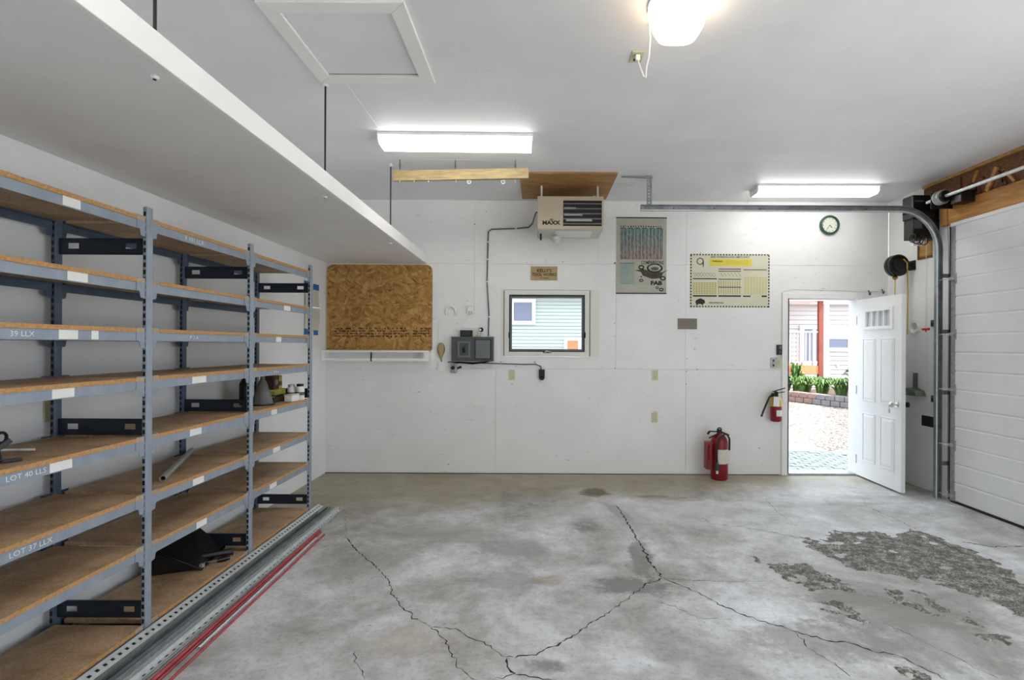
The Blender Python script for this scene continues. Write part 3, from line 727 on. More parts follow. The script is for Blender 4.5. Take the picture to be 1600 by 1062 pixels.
# hanging scraper-like brush
p = at(690, 548, YB)
br = thing('hanging_brush', 'beige oval brush with dark rim hung left of the breaker panel', 'brush', (p.x, YB, p.z))
MB().lathe([(.001, -.10), (.012, -.085), (.03, -.03), (.04, .03), (.036, .07), (.02, .09), (.001, .095)], (p.x, YB - .03, p.z), 'z', 18, 1, .4).build('head', 'sign_tan', br)
MB().ring((p.x, YB - .033, p.z + .02), .044, .005, 'y', 24, 6, .9, 1.6).build('rim', 'grey_plastic', br)
MB().tube([(p.x, YB - .03, p.z - .06), (p.x + .004, YB - .02, p.z - .125)], .006, 8).build('handle', 'grey_plastic', br)
tag(B(at(685, 573, YB).x, at(697, 573, YB).x, YB - .016, YB - .0005, at(691, 580, YB).z, pb0.z - .002).build('blank_plate', 'wall_white', origin=at(691, 573, YB)), 'narrow white blank plate below the hanging brush', 'plate')
# socket box with plug and cables under the panel
p = at(709, 574, YB)
so = thing('socket_box', 'small grey socket box with black plug under the breaker panel', 'outlet', (p.x, YB, p.z))
B(p.x - .035, p.x + .035, YB - .045, YB - .0005, p.z - .055, p.z + .055).build('box', 'galvanized', so, bevel=.004)
MB().lathe([(.022, -.03), (.022, 0)], (p.x, YB - .045, p.z), 'y', 14).build('plug', 'black_plastic', so)
pc_ = [at(705, 568, YB - .03), at(718, 566, YB - .04), at(738, 568, YB - .04), at(757, 566, YB - .035), at(766, 563, YB - .03)]
tag(MB().tube(pc_, .009, 8).build('black_cable', 'black_plastic', origin=pc_[0]), 'short black cable looping under the breaker panel', 'cable')
pc_ = [at(715, 575, YB - .03), at(720, 573, YB - .05)]
tag(MB().tube(pc_, [.01, .016], 8).build('cable_plug', 'black_plastic', origin=pc_[0]), 'loose black plug end beside the socket box', 'plug')
pc_ = [at(700, 565.1, YB - .02), at(735, 566.3, YB - .02), at(765, 567.5, YB - .02), at(785, 568, YB - .012), at(815, 569, YB - .012), at(837, 569, YB - .012), at(845, 572, YB - .012), at(846, 579, YB - .02)]
lc = thing('sensor_cable', 'grey cable running along the wall below the window to a black sensor', 'cable', pc_[0])
MB().tube(pc_, .006, 8).build('wire', 'grey_plastic', lc)
for x in (783, 836): q = at(x, 567, YB - .01); B(q.x - .006, q.x + .006, YB - .02, YB - .0004, q.z - .012, q.z + .022).build('clip', 'galvanized', lc)
p = at(846.5, 585, YB)
sn = thing('wall_sensor', 'black rounded device hanging below the window on a grey cable', 'sensor', (p.x, YB, p.z))
MB().prism([(p.x - .034, p.z + .06), (p.x + .034, p.z + .06)] + [(p.x + .034 * math.cos(R(t)), p.z - .03 + .034 * math.sin(R(t))) for t in range(0, -181, -20)], 'y', YB - .05, YB - .0005).build('body', 'black_plastic', sn, bevel=.004)
MB().disc((p.x, YB - .051, p.z - .025), .012, 'y', .004, 12).build('lens', 'black_gloss', sn)
def outlet(px, py, Y, label, kind='duplex'):
    p = at(px, py, Y)
    o = thing('wall_outlet', label, 'outlet', (p.x, Y, p.z))
    B(p.x - .036, p.x + .036, Y - .006, Y - .0003, p.z - .058, p.z + .058).build('cover_plate', 'almond', o, bevel=.002)
    if kind == 'duplex':
        for s in (-.02, .02):
            MB().lathe([(.016, -.0085), (.016, -.005)], (p.x, Y, p.z + s), 'y', 14).build('receptacle', 'almond', o)
            B(p.x - .007, p.x - .005, Y - .0095, Y - .008, p.z + s - .005, p.z + s + .005).build('slot', 'slot_dark', o); B(p.x + .005, p.x + .007, Y - .0095, Y - .008, p.z + s - .005, p.z + s + .005).build('slot', 'slot_dark', o)
    return o
outlet(799.5, 585.5, YB, 'blank almond cover plate below the window', 'blank')
outlet(1023, 586, YB, 'upper of two almond outlets below the bearing poster')
outlet(1022.5, 652, YB, 'lower of two almond outlets below the bearing poster')
p = onx(77, 640, XL)
ow = thing('wall_outlet', 'almond outlet on the wall behind the shelving unit', 'outlet', p)
B(XL + .0003, XL + .006, p.y - .036, p.y + .036, p.z - .058, p.z + .058).build('cover_plate', 'almond', ow, bevel=.002)
for s in (-.02, .02): MB().lathe([(.016, .005), (.016, .0085)], (XL, p.y, p.z + s), 'x', 14).build('receptacle', 'almond', ow)

# ------------------------------------------------------------------ window
wi = thing('window_1', 'small awning window with cream frame and crank handle', 'window', ((WX0 + WX1) / 2, YB, WZ0), kind='structure')
def frame(mb, x0, x1, z0, z1, w, y0, y1): return cut_boxes(mb, x0, x1, z0, z1, y0, y1, [(x0 + w, x1 - w, z0 + w, z1 - w)])
frame(MB(), WX0 + .006, WX1 - .006, WZ0 + .004, WZ1 - .004, .054, YB - .012, YB + .10).build('window_frame', 'trim_cream', wi, bevel=.003)
g0, g1 = Vector((WX0 + .059, YB, WZ0 + .057)), Vector((WX1 - .059, YB, WZ1 - .057))
frame(MB(), g0.x, g1.x, g0.z, g1.z, .012, YB + .02, YB + .07).build('gasket', 'slot_dark', wi)
frame(MB(), g0.x + .012, g1.x - .012, g0.z + .012, g1.z - .012, .022, YB + .03, YB + .07).build('sash', 'panel_grey_light', wi)
B(g0.x + .03, g1.x - .03, YB + .048, YB + .052, g0.z + .03, g1.z - .03).build('pane', 'glass', wi)
c0 = at(855, 550, YB)
ck = B(c0.x - .05, c0.x + .05, YB - .022, YB - .012, c0.z - .008, c0.z + .008).build('crank_handle', 'dark_metal', wi, bevel=.003)
MB().tube([(c0.x - .03, YB - .02, c0.z), (c0.x, YB - .04, c0.z + .012), (c0.x + .045, YB - .035, c0.z + .002)], .008, 8).build('crank_arm', 'chrome', ck)
for px in (795.5, 914): l0 = at(px, 523, YB); B(l0.x - .006, l0.x + .006, YB - .025, YB - .012, l0.z - .035, l0.z + .03).build('latch', 'dark_metal', wi)
for x0, x1 in ((WX0 - .003, WX0 + .006), (WX1 - .006, WX1 + .004)): B(x0, x1, YB - .002, YB + .02, WZ0 + .01, WZ1 - .01).build('frame_gap', 'peel_red', wi)
p0, p1 = at(924, 557, YB), at(937, 453, YB)
B(p0.x, p1.x, YB - .006, YB - .0003, p0.z, p1.z).build('side_filler', 'trim_cream', wi)
B(at(783, 505, YB).x, WX0 - .003, YB - .006, YB - .0003, WZ0, WZ1).build('side_filler', 'trim_cream', wi)

# ------------------------------------------------------------------ signs and posters
s0, s1 = at(829.5, 437.5, YB), at(871, 416.5, YB)
sg = thing('workshop_sign', 'small tan wooden sign with dark lettering above the window', 'sign', ((s0.x + s1.x) / 2, YB, s0.z))
B(s0.x, s1.x, YB - .014, YB - .0005, s0.z, s1.z).build('board', 'sign_tan', sg, bevel=.003)
sc_ = (s0.x + s1.x) / 2; h_ = s1.z - s0.z
text('lettering', "KELLY'S", .050, (sc_, YB - .0148, s0.z + h_ * .68), FACE_Y, 'ink_brown', sg, .0012)
text('lettering', 'TOOL WORKS', .050, (sc_, YB - .0148, s0.z + h_ * .39), FACE_Y, 'ink_brown', sg, .0012, .86)
text('lettering', 'and Repair', .026, (sc_, YB - .0148, s0.z + h_ * .15), FACE_Y, 'ink_brown', sg, .0004)

a0, a1 = at(962.5, 458, YB), at(1041.5, 340.5, YB)
po = thing('bearing_poster', 'faded grey bearing comparison poster with blue table beside the heater', 'poster', ((a0.x + a1.x) / 2, YB, a0.z))
PYF = YB - .004
B(a0.x, a1.x, PYF, YB - .0005, a0.z, a1.z).build('sheet', 'poster_grey', po)
for z in (a0.z, a1.z): B(a0.x - .003, a1.x + .003, PYF - .003, YB - .0005, z - .006, z + .006).build('hanging_strip', 'slot_dark', po)
def pu(u, v): return a0.x + (a1.x - a0.x) * u, a0.z + (a1.z - a0.z) * v
def prt(mb, u0, u1, v0, v1, lift=.0005):
    x0, z0 = pu(u0, v0); x1, z1 = pu(u1, v1); return mb.box(x0, x1, PYF - lift, PYF, z0, z1)
cols = MB()
for i in range(12): prt(cols, .08 + i * .0715, .08 + i * .0715 + .06, .45, .86)
cols.build('printed_table', 'print_columns', po)
hd = MB()
for i in range(6): prt(hd, .08 + i * .144, .08 + i * .144 + .10, .86, .868, .0007)
prt(hd, .08, .36, .395, .402, .0007)
hd.build('printed_rule', 'ink_black', po)
tt = MB()
for i in range(17): prt(tt, .08 + i * .05, .08 + i * .05 + rnd.uniform(.012, .026), .875, .895, .0007)
tt.build('printed_title', 'peel_red', po)
tb = MB(); prt(tb, .07, .36, .12, .392); tb.build('printed_block', 'print_teal', po)
x, z = pu(.72, .405); text('lettering', 'COMPARISONS', .058, (x, PYF - .0008, z), FACE_Y, 'ink_black', po, .001, .66)
x, z = pu(.80, .135); text('lettering', 'FAB', .062, (x, PYF - .0008, z), FACE_Y, 'ink_black', po, .004, 1.25)
x, z = pu(.75, .305); il = MB()
il.prism([(x - .22, z + .0), (x - .12, z + .015), (x - .02, z - .02), (x + .1, z - .02), (x + .17, z + .012), (x + .11, z - .03), (x + .08, z - .09), (x - .02, z - .10), (x - .13, z - .06), (x - .15, z - .02)], 'y', PYF - .0006, PYF)
il.build('printed_bearing_housing', 'carton_black', po)
MB().disc((x + .01, PYF - .0007, z + .025), .085, 'y', .0004, 28, 1.1, .62).build('printed_ring', 'ink_black', po)
MB().disc((x + .01, PYF - .0010, z + .028), .066, 'y', .0004, 28, 1.1, .58).build('printed_ring', 'poster_grey', po)
MB().disc((x + .01, PYF - .0013, z + .018), .042, 'y', .0004, 20, 1.1, .5).build('printed_ring', 'ink_grey', po)
for u, v, r in ((.5, .345, .035), (.5, .17, .024), (.93, .2, .034), (.82, .075, .02), (.9, .05, .026), (.5, .22, .01)):
    x, z = pu(u, v); k = MB().disc((x, PYF - .0007, z), r, 'y', .0004, 18, 1, .8).build('printed_bearing', 'ink_black', po)
    if r > .015: MB().disc((x, PYF - .0010, z), r * .55, 'y', .0004, 14, 1, .6).build('printed_bore', 'poster_grey', k)
p = at(960.5, 411, YB); tag(MB().lathe([(.008, -.02), (.008, 0)], (p.x, YB, p.z), 'y', 8).build('wall_nail', 'dark_metal', origin=p), 'dark nail beside the left edge of the bearing poster', 'nail')

a0, a1 = at(1078, 480, YB), at(1202.5, 397, YB)
ps = thing('load_chart_poster', 'cream and yellow load limit chart with striped border below the clock', 'poster', ((a0.x + a1.x) / 2, YB, a0.z))
B(a0.x, a1.x, PYF, YB - .0005, a0.z, a1.z).build('sheet', 'poster_cream', ps)
bd = MB(); n = 27
for i in range(n):
    u = i / n
    for v in (.004, .972): prt(bd, u + .004, u + .022, v, v + .024, .0006)
for i in range(18):
    v = i / 18
    for u in (.002, .982): prt(bd, u, u + .016, v + .004, v + .034, .0006)
bd.build('striped_border', 'ink_black', ps)
y_ = MB(); prt(y_, .24, .77, .775, .905); y_.build('warning_band', 'print_yellow', ps)
x, z = pu(.34, .86); text('lettering', 'WARNING', .028, (x, PYF - .0008, z), FACE_Y, 'ink_brown', ps, .0005, .9)
x, z = pu(.5, .94); text('lettering', 'SAFE WORKING LOAD LIMITS ONLY', .030, (x, PYF - .0008, z), FACE_Y, 'ink_grey', ps, .0006, .92)
lines = MB()
for v in (.81, .835, .86): prt(lines, .45, .73, v, v + .008, .0007)
lines.build('printed_small_text', 'print_olive', ps)
t1 = MB()
for i in range(9):
    for j in range(7): prt(t1, .035 + i * .0335, .035 + i * .0335 + .026, .25 + j * .032, .25 + j * .032 + .024)
t1.build('printed_table', 'print_olive', ps)
t2 = MB()
for i in range(10):
    prt(t2, .355 + i * .029, .355 + i * .029 + .013, .25, .365); prt(t2, .355 + i * .029, .355 + i * .029 + .013, .39, .50)
t2.build('printed_table', 'print_olive', ps)
t3 = MB()
for i in range(8):
    for j in range(10): prt(t3, .68 + i * .037, .68 + i * .037 + .028, .25 + j * .033, .25 + j * .033 + .025)
t3.build('printed_table', 'print_pale', ps)
bars = MB()
for u0, u1, v0, v1 in ((.035, .335, .20, .228), (.355, .64, .20, .228), (.665, .76, .20, .225), (.90, .965, .20, .228), (.035, .335, .525, .545), (.355, .64, .52, .535), (.355, .64, .37, .385), (.355, .64, .71, .725), (.355, .64, .67, .683), (.665, .965, .70, .712)): prt(bars, u0, u1, v0, v1, .0007)
bars.build('printed_rule', 'ink_black', ps)
def flat_ring(mb, x, z, r0, r1, sy=1, n=20):
    v_ = [(x + r * math.cos(2 * math.pi * k / n), PYF - .0006, z + r * sy * math.sin(2 * math.pi * k / n)) for r in (r0, r1) for k in range(n)]
    return mb.add(v_, [(k, (k + 1) % n, n + (k + 1) % n, n + k) for k in range(n)])
dg_ = MB()
for i in range(7): x, z = pu(.06 + i * .04, .61); flat_ring(dg_, x, z, .013, .016, 1.4, 12)
for i in range(6):
    x, z = pu(.38 + i * .045, .61); dg_.obox((x, PYF - .0006, z + .025), (x + .03, PYF - .0006, z - .02), .002, .003)
dg_.build('printed_diagram', 'ink_grey', ps)
x, z = pu(.125, .86); sl = flat_ring(MB(), x, z, .030, .042); sl.box(x + .030, x + .042, PYF - .0006, PYF, z - .065, z); sl.build('printed_chain_drawing', 'ink_grey', ps)
x, z = pu(.87, .85); flat_ring(MB(), x, z, .024, .034, 1.3).build('printed_hook_drawing', 'paper_aged', ps)
x, z = pu(.13, .10); bs = MB()
bs.prism([(x - .06, z - .005), (x - .05, z + .02), (x - .02, z + .038), (x + .01, z + .042), (x + .05, z + .02), (x + .055, z - .012), (x + .035, z - .02), (x + .025, z - .04), (x + .012, z - .025), (x - .02, z - .022), (x - .05, z - .045), (x - .048, z - .02)], 'y', PYF - .0006, PYF)
bs.build('bison_emblem', 'ink_black', ps)
x, z = pu(.33, .085); text('lettering', 'INDUSTRIES INC', .024, (x, PYF - .0008, z), FACE_Y, 'ink_black', ps, .0006, .95)
p0, p1 = at(1059, 514, YB), at(1089, 497.5, YB)
pq = thing('grey_plaque', 'small plain grey-brown plaque between the two posters', 'plaque', ((p0.x + p1.x) / 2, YB, p0.z))
B(p0.x, p1.x, YB - .008, YB - .0005, p0.z, p1.z).build('plate', 'plaque_grey', pq, bevel=.002)
for u in (.2, .8): MB().disc((p0.x + (p1.x - p0.x) * u, YB - .009, (p0.z + p1.z) / 2 + .03), .005, 'y', .003, 8).build('screw', 'ink_brown', pq)

# wall clock
p = at(1295, 352, YB)
cl = thing('wall_clock', 'round green-rimmed wall clock with pale face', 'clock', (p.x, YB, p.z))
MB().lathe([(.110, -.001), (.114, -.02), (.108, -.036), (.096, -.038), (.088, -.030), (.088, -.012)], (p.x, YB, p.z), 'y', 40).build('rim', 'clock_green', cl)
MB().disc((p.x, YB - .016, p.z), .09, 'y', .004, 36).build('dial', 'clock_face', cl)
for k in range(12):
    a = R(30 * k); MB().obox((p.x + .068 * math.sin(a), YB - .0185, p.z + .068 * math.cos(a)), (p.x + .08 * math.sin(a), YB - .0185, p.z + .08 * math.cos(a)), .001, .006, (math.cos(a), 0, -math.sin(a))).build('hour_mark', 'ink_grey', cl)
for ang, L, w in ((142, .042, .007), (212, .062, .005)):
    a = R(ang); MB().obox((p.x, YB - .021, p.z), (p.x + L * math.sin(a), YB - .021, p.z + L * math.cos(a)), .0015, w, (math.cos(a), 0, -math.sin(a))).build('hand', 'ink_black', cl)

# switches beside the door
p0, p1 = at(1213, 554, YB), at(1224, 538.5, YB)
kp = thing('door_keypad', 'small black wall control beside the entry door casing', 'control', ((p0.x + p1.x) / 2, YB, p0.z))
p1.x = DX0 - .0695 + .006
B(p0.x, p1.x - .006, YB - .03, YB - .0005, p0.z, p1.z).build('case', 'black_plastic', kp, bevel=.003)
B(p0.x + .02, p1.x - .014, YB - .032, YB - .03, p0.z + .065, p1.z - .01).build('display', 'panel_grey_light', kp); B(p0.x + .025, p1.x - .025, YB - .034, YB - .03, p0.z + .02, p0.z + .05).build('push_button', 'grey_plastic', kp)
p = at(1208, 566.5, YB); tc = thing('metal_switch_plate', 'grey metal switch plate left of the almond switch', 'switch', (p.x, YB, p.z))
B(p.x - .034, p.x + .03, YB - .008, YB - .0005, p.z - .06, p.z + .06).build('plate', 'galvanized', tc, bevel=.002)
for s in (-.03, .025): B(p.x - .008, p.x + .008, YB - .014, YB - .008, p.z + s - .012, p.z + s + .012).build('toggle', 'dark_metal', tc)
p = at(1216.5, 566.5, YB); tc = thing('almond_switch', 'almond light switch beside the entry door casing', 'switch', (p.x, YB, p.z))
B(p.x - .026, p.x + .028, YB - .006, YB - .0005, p.z - .06, p.z + .06).build('plate', 'almond', tc, bevel=.002); B(p.x - .006, p.x + .006, YB - .018, YB - .006, p.z - .012, p.z + .014).build('toggle', 'almond', tc)

# ------------------------------------------------------------------ fire extinguishers
p = onz(1123.5, 748)
cx, cy = p.x, min(p.y, 6.05)
ex = thing('fire_extinguisher', 'large red fire extinguisher standing on the floor by the wall', 'fire extinguisher', (cx, cy, 0))
MB().lathe([(.08, 0), (.09, .006), (.095, .02), (.095, .40), (.09, .44), (.075, .475), (.05, .50), (.03, .51), (.026, .53)], (cx, cy, 0), 'z', 32).build('cylinder', 'extinguisher_red', ex)
lb = MB(); lb.lathe([(.0958, .20), (.0958, .355)], (0, 0, 0), 'z', 48)
keep = [v for v in lb.v]
lm = MB(); n = 20
arc = [R(-125 + 95 * i / n) for i in range(n + 1)]
lm.add([(cx + .0962 * math.cos(t), cy + .0962 * math.sin(t), z) for z in (.185, .345) for t in arc], [(i, i + 1, n + 2 + i, n + 1 + i) for i in range(n)], True)
lm.build('label_sheet', 'paper_aged', ex)
v = MB().lathe([(.026, .525), (.03, .54), (.022, .56), (.001, .562)], (cx, cy, 0), 'z', 16).build('valve', 'black_plastic', ex)
MB().ring((cx, cy - .005, .555), .022, .007, 'y', 16, 8).build('carry_ring', 'black_plastic', v)
lv = MB().obox((cx - .02, cy - .02, .535), (cx - .125, cy - .05, .545), .022, .012); lv.obox((cx - .125, cy - .05, .545), (cx - .15, cy - .06, .515), .022, .012)
lv.obox((cx - .02, cy - .02, .515), (cx - .13, cy - .05, .47), .022, .01); lv.build('lever', 'black_plastic', ex)
hp = [(cx + .02, cy - .03, .53), (cx + .06, cy - .075, .515), (cx + .085, cy - .08, .47), (cx + .105, cy - .03, .40), (cx + .107, cy - .02, .33)]
hp2 = [(cx + .085, cy - .055, .505), (cx + .03, cy - .09, .52), (cx - .03, cy - .09, .47), (cx - .06, cy - .1, .38), (cx - .062, cy - .105, .27), (cx - .06, cy - .11, .18)]
MB().tube(hp, .011, 10).build('hose', 'black_plastic', ex); MB().tube(hp2, .011, 10).build('hose', 'black_plastic', ex)
MB().lathe([(.016, .12), (.02, .14), (.018, .2), (.012, .21)], (cx - .06, cy - .112, 0), 'z', 14).build('nozzle', 'green_plastic', ex)
MB().lathe([(.012, .085), (.014, .12)], (cx - .06, cy - .112, 0), 'z', 12).build('nozzle_tip', 'white_plastic', ex)
bk = B(cx - .155, cx - .085, cy - .05, cy + .06, .115, .42).build('cartridge_guard', 'extinguisher_red', ex, bevel=.006)
MB().lathe([(.02, .23), (.022, .24), (.022, .37), (.012, .39)], (cx - .118, cy - .055, 0), 'z', 14).build('gas_cartridge', 'extinguisher_red', ex)

p = at(1213.5, 640, 6.1); cx, cy = p.x, 6.115
ze = at(1213, 658.5, 6.1).z
e2 = thing('fire_extinguisher', 'small red and gold fire extinguisher hung on the wall beside the door', 'fire extinguisher', (cx, cy, ze))
MB().lathe([(.045, 0), (.058, .006), (.063, .02), (.063, .175)], (cx, cy, ze), 'z', 28).build('cylinder', 'extinguisher_red', e2)
MB().lathe([(.063, .175), (.063, .24), (.055, .268), (.03, .285), (.022, .29)], (cx, cy, ze), 'z', 28).build('upper_cylinder', 'extinguisher_gold', e2)
n = 16; arc = [R(-110 + 85 * i / n) for i in range(n + 1)]
MB().add([(cx + .0642 * math.cos(t), cy + .0642 * math.sin(t), z) for z in (ze + .065, ze + .135) for t in arc], [(i, i + 1, n + 2 + i, n + 1 + i) for i in range(n)], True).build('label_sheet', 'paper', e2)
MB().obox((cx - .02, cy - .066, ze + .285), (cx - .03, cy - .072, ze + .18), .002, .07, (1, 0, 0)).build('inspection_tag', 'paper', e2)
MB().lathe([(.022, .285), (.026, .30), (.022, .335), (.012, .345)], (cx, cy, ze), 'z', 14).build('valve', 'black_plastic', e2)
MB().obox((cx - .05, cy - .03, ze + .345), (cx + .095, cy - .01, ze + .385), .018, .008).build('lever', 'dark_metal', e2)
MB().obox((cx - .03, cy - .02, ze + .325), (cx + .09, cy - .01, ze + .34), .018, .008).build('carry_handle', 'dark_metal', e2)
MB().tube([(cx - .02, cy - .02, ze + .31), (cx - .055, cy - .03, ze + .315), (cx - .09, cy - .03, ze + .28), (cx - .13, cy - .02, ze + .18), (cx - .165, cy - .015, ze + .085)], .0105, 10).build('hose', 'black_plastic', e2)
MB().tube([(cx - .166, cy - .015, ze + .083), (cx - .174, cy - .015, ze + .055)], [.012, .010], 10).build('nozzle', 'black_plastic', e2)
B(cx - .02, cx + .02, cy + .06, YB - .0005, ze + .15, ze + .32).build('wall_bracket', 'dark_metal', e2)

# ------------------------------------------------------------------ entry door
d1 = thing('door_1', 'white panelled entry door standing open on the yard', 'door', ((DX0 + DX1) / 2, YB, 0), kind='structure')
cw = .062
B(DX0 - cw, DX0 + .004, YB - .018, YB - .0003, 0, DZ1 + cw).build('casing_board', 'fascia_paint', d1, bevel=.003)
B(DX1 - .004, DX1 + cw, YB - .018, YB - .0003, 0, DZ1 + cw).build('casing_board', 'fascia_paint', d1, bevel=.003)
B(DX0 + .0045, DX1 - .0045, YB - .018, YB - .0003, DZ1 - .002, DZ1 + cw).build('casing_board', 'fascia_paint', d1, bevel=.003)
B(DX0 - .018, DX0, YB, YB + .16, 0, DZ1).build('jamb', 'ext_white', d1); B(DX1, DX1 + .018, YB, YB + .16, 0, DZ1).build('jamb', 'ext_white', d1); B(DX0 - .018, DX1 + .018, YB, YB + .16, DZ1, DZ1 + .018).build('jamb', 'ext_white', d1)
B(DX0 + .0045, DX0 + .017, YB - .016, YB + .03, .023, DZ1 - .003).build('weatherstrip', 'weatherstrip', d1); B(DX0 + .015, DX1, YB + .045, YB + .055, DZ1 - .012, DZ1).build('weatherstrip', 'ext_white', d1)
B(DX0, DX1, YB - .005, YB + .19, -.03, .022).build('threshold', 'galvanized', d1, bevel=.003)
# slab: local frame u along width from the hinge, v thickness, z up
hg = Vector((3.716, 6.19, 0)); fe = onz(1413.5, 772.5, .02); dv = Vector((fe.x - hg.x, fe.y - hg.y, 0)); DW = .80; du = dv.normalized()
dn = Vector((-du.y, du.x, 0))
if dn.x < 0: dn = -dn                      # thickness away from the camera side
MD = Matrix(((du.x, dn.x, 0, hg.x), (du.y, dn.y, 0, hg.y), (0, 0, 1, .02), (0, 0, 0, 1)))
DH = 2.015
def DM(): return MB(MD)
lite = (.19, .62, 1.70, 1.865)
sl = cut_boxes(DM(), 0, DW, 0, DH, .002, .042, [lite]).build('slab', 'door_white', d1)
def molded(u0, u1, z0, z1):
    m = DM(); w = .012
    cut_boxes(m, u0, u1, z0, z1, -.004, .002, [(u0 + w, u1 - w, z0 + w, z1 - w)])
    m2 = DM(); i = .042
    m2.add([(u0 + w, .002, z0 + w), (u1 - w, .002, z0 + w), (u1 - w, .002, z1 - w), (u0 + w, .002, z1 - w), (u0 + i, -.005, z0 + i), (u1 - i, -.005, z0 + i), (u1 - i, -.005, z1 - i), (u0 + i, -.005, z1 - i)],
           [(0, 1, 5, 4), (1, 2, 6, 5), (2, 3, 7, 6), (3, 0, 4, 7), (4, 5, 6, 7)])
    pm = m2.build('raised_panel', 'door_white', sl); m.build('panel_moulding', 'door_white', sl, bevel=.002)
for u0, u1 in ((.13, .365), (.455, .69)): molded(u0, u1, .87, 1.57); molded(u0, u1, .19, .735)
u0, u1, z0, z1 = lite
cut_boxes(DM(), u0 - .045, u1 + .045, z0 - .035, z1 + .035, -.010, .003, [(u0, u1, z0, z1)]).build('lite_frame', 'door_white', sl, bevel=.003)
for k in (1, 2, 3): uu = u0 + (u1 - u0) * k / 4; DM().box(uu - .008, uu + .008, -.006, .04, z0, z1).build('muntin', 'door_white', sl)
for k in range(4): a = u0 + (u1 - u0) * k / 4; DM().box(a + .003, a + (u1 - u0) / 4 - .003, .018, .022, z0, z1).build('pane', 'frosted_glass', sl)
kz = .885; ku = DW - .065
kb = MB(MD).lathe([(.03, 0), (.03, -.008), (.012, -.012), (.012, -.04), (.027, -.05), (.029, -.066), (.02, -.076), (.001, -.078)], (ku, .002, kz), 'y', 20).build('knob', 'chrome', sl)
MB(MD).lathe([(.03, 0), (.03, .008), (.012, .012), (.012, .04), (.027, .05), (.029, .066), (.02, .076), (.001, .078)], (ku, .042, kz), 'y', 20).build('knob', 'dark_metal', sl)
DM().box(ku - .014, ku + .014, -.082, -.078, kz - .085, kz - .045).build('key_tag', 'galvanized', kb); MB(MD).tube([(ku, -.079, kz), (ku, -.08, kz - .05)], .003, 6).build('key', 'brass', kb)
for z in (.2, 1.0, 1.8): MB().tube([(hg.x + .004, hg.y - .004, z - .05), (hg.x + .004, hg.y - .004, z + .05)], .008, 8).build('hinge', 'galvanized', sl)
# hooks and wire above the casing
for px, py, hl in ((1356, 457, 'farther from'), (1377, 455, 'nearer')):
    p = at(px, py, YB); o = MB().tube([(p.x, YB, p.z + .02), (p.x, YB - .02, p.z + .02), (p.x, YB - .03, p.z - .03), (p.x, YB - .045, p.z - .03), (p.x, YB - .05, p.z)], .005, 6).build('wall_hook', 'dark_metal', origin=p)
    tag(o, 'small dark hook above the open door, the one ' + hl + ' the cord reel', 'hook', 'hooks above the open door')
xw = DX0 - cw - .0037; wp = [Vector((xw, YB - .0036, z_)) for z_ in (.005, 1.0, 2.10)] + [Vector((xw + .006, YB - .0036, 2.128))] + [at(x, y, YB - .0036) for x, y in ((1236, 452), (1300, 453), (1345, 455), (1385, 455))]
tag(MB().tube(wp, .0035, 6).build('bell_wire', 'trim_cream', origin=wp[0]), 'thin cream wire tacked around the entry door casing', 'wire')

# ------------------------------------------------------------------ garage door, tracks, opener
GX = 4.02
gd = thing('door_2', 'white sectional garage door, closed', 'garage door', (GX, (GY0 + GY1) / 2, 0), kind='structure')
NS = 5; SH = 2.67 / NS
for i in range(NS):
    z0, z1 = .02 + i * SH, .02 + (i + 1) * SH
    prof = [(GX + .05, z0), (GX + .05, z1), (GX + .004, z1), (GX, z1 - .012)]
    zz = z1
    for k in (2, 1):
        zr = z0 + SH * k / 3
        prof += [(GX, zr + .012), (GX + .006, zr + .004), (GX + .006, zr - .004), (GX, zr - .012)]
    prof += [(GX, z0 + .012), (GX + .004, z0)]
    sec = MB().prism(prof, 'y', GY0, GY1).build('door_section', 'garage_door_white', gd)
    B(GX - .0015, GX + .03, GY1 - .055, GY1 + .002, z0, z1).build('end_stile', 'galvanized', sec)
    if i == NS - 1: B(GX - .012, GX + .04, GY0, GY1, z1 - .028, z1 + .004).build('top_strut', 'ext_white', sec)
    for zz in ([z0 + .05] if i == 0 else [z0]):
        hgm = MB(); hgm.box(GX - .008, GX - .0015, GY1 - .07, GY1 - .005, zz - .05, zz + .05); hgm.box(GX - .04, GX - .008, GY1 - .05, GY1 - .02, zz - .014, zz + .014)
        hi = hgm.build('hinge', 'galvanized', sec)
        MB().tube([(GX - .032, GY1 - .04, zz), (GX - .055, GY1 + .075, zz)], .006, 8).build('roller_stem', 'zinc_bright', hi)
B(GX, GX + .05, GY0, GY1, 0, .024).build('bottom_seal', 'black_plastic', gd)
B(GX + .051, XR + .155, GY0, GY1, .0, GZ1 - .003).build('outer_skin', 'garage_door_white', gd)
B(GX + .052, XR + .16, GY1 + .003, GY1 + .03, 0, GZ1).build('jamb', 'galvanized', gd)
TY = 5.25
B(XR - .03, XR - .0005, GY1 + .012, GY1 + .075, .002, 2.70).build('gap_shade_strip', 'black_plastic', gd)  # black strip paints the shade in the gap between track and jamb
tk = thing('door_track', 'galvanized garage door track curving from the floor to the ceiling run', 'track', (3.955, TY, 0))
TXV, TZH, TR = 3.957, at(1200, 325.5, TY).z, .40
path = [(TXV, z) for z in (.01, .6, 1.2, 1.8, TZH - TR)]
path += [(TXV - TR + TR * math.cos(R(t)), TZH - TR + TR * math.sin(R(t))) for t in range(8, 91, 8)] + [(TXV - TR, TZH)]
path += [(x, TZH) for x in (3.2, 2.4, 1.6, at(1001, 325, TY).x)]
cs = [(-.028, -.02), (-.028, .02), (.028, .02), (.028, -.02), (.024, -.02), (.024, .017), (-.024, .017), (-.024, -.02)]
m = MB(); vs_ = []
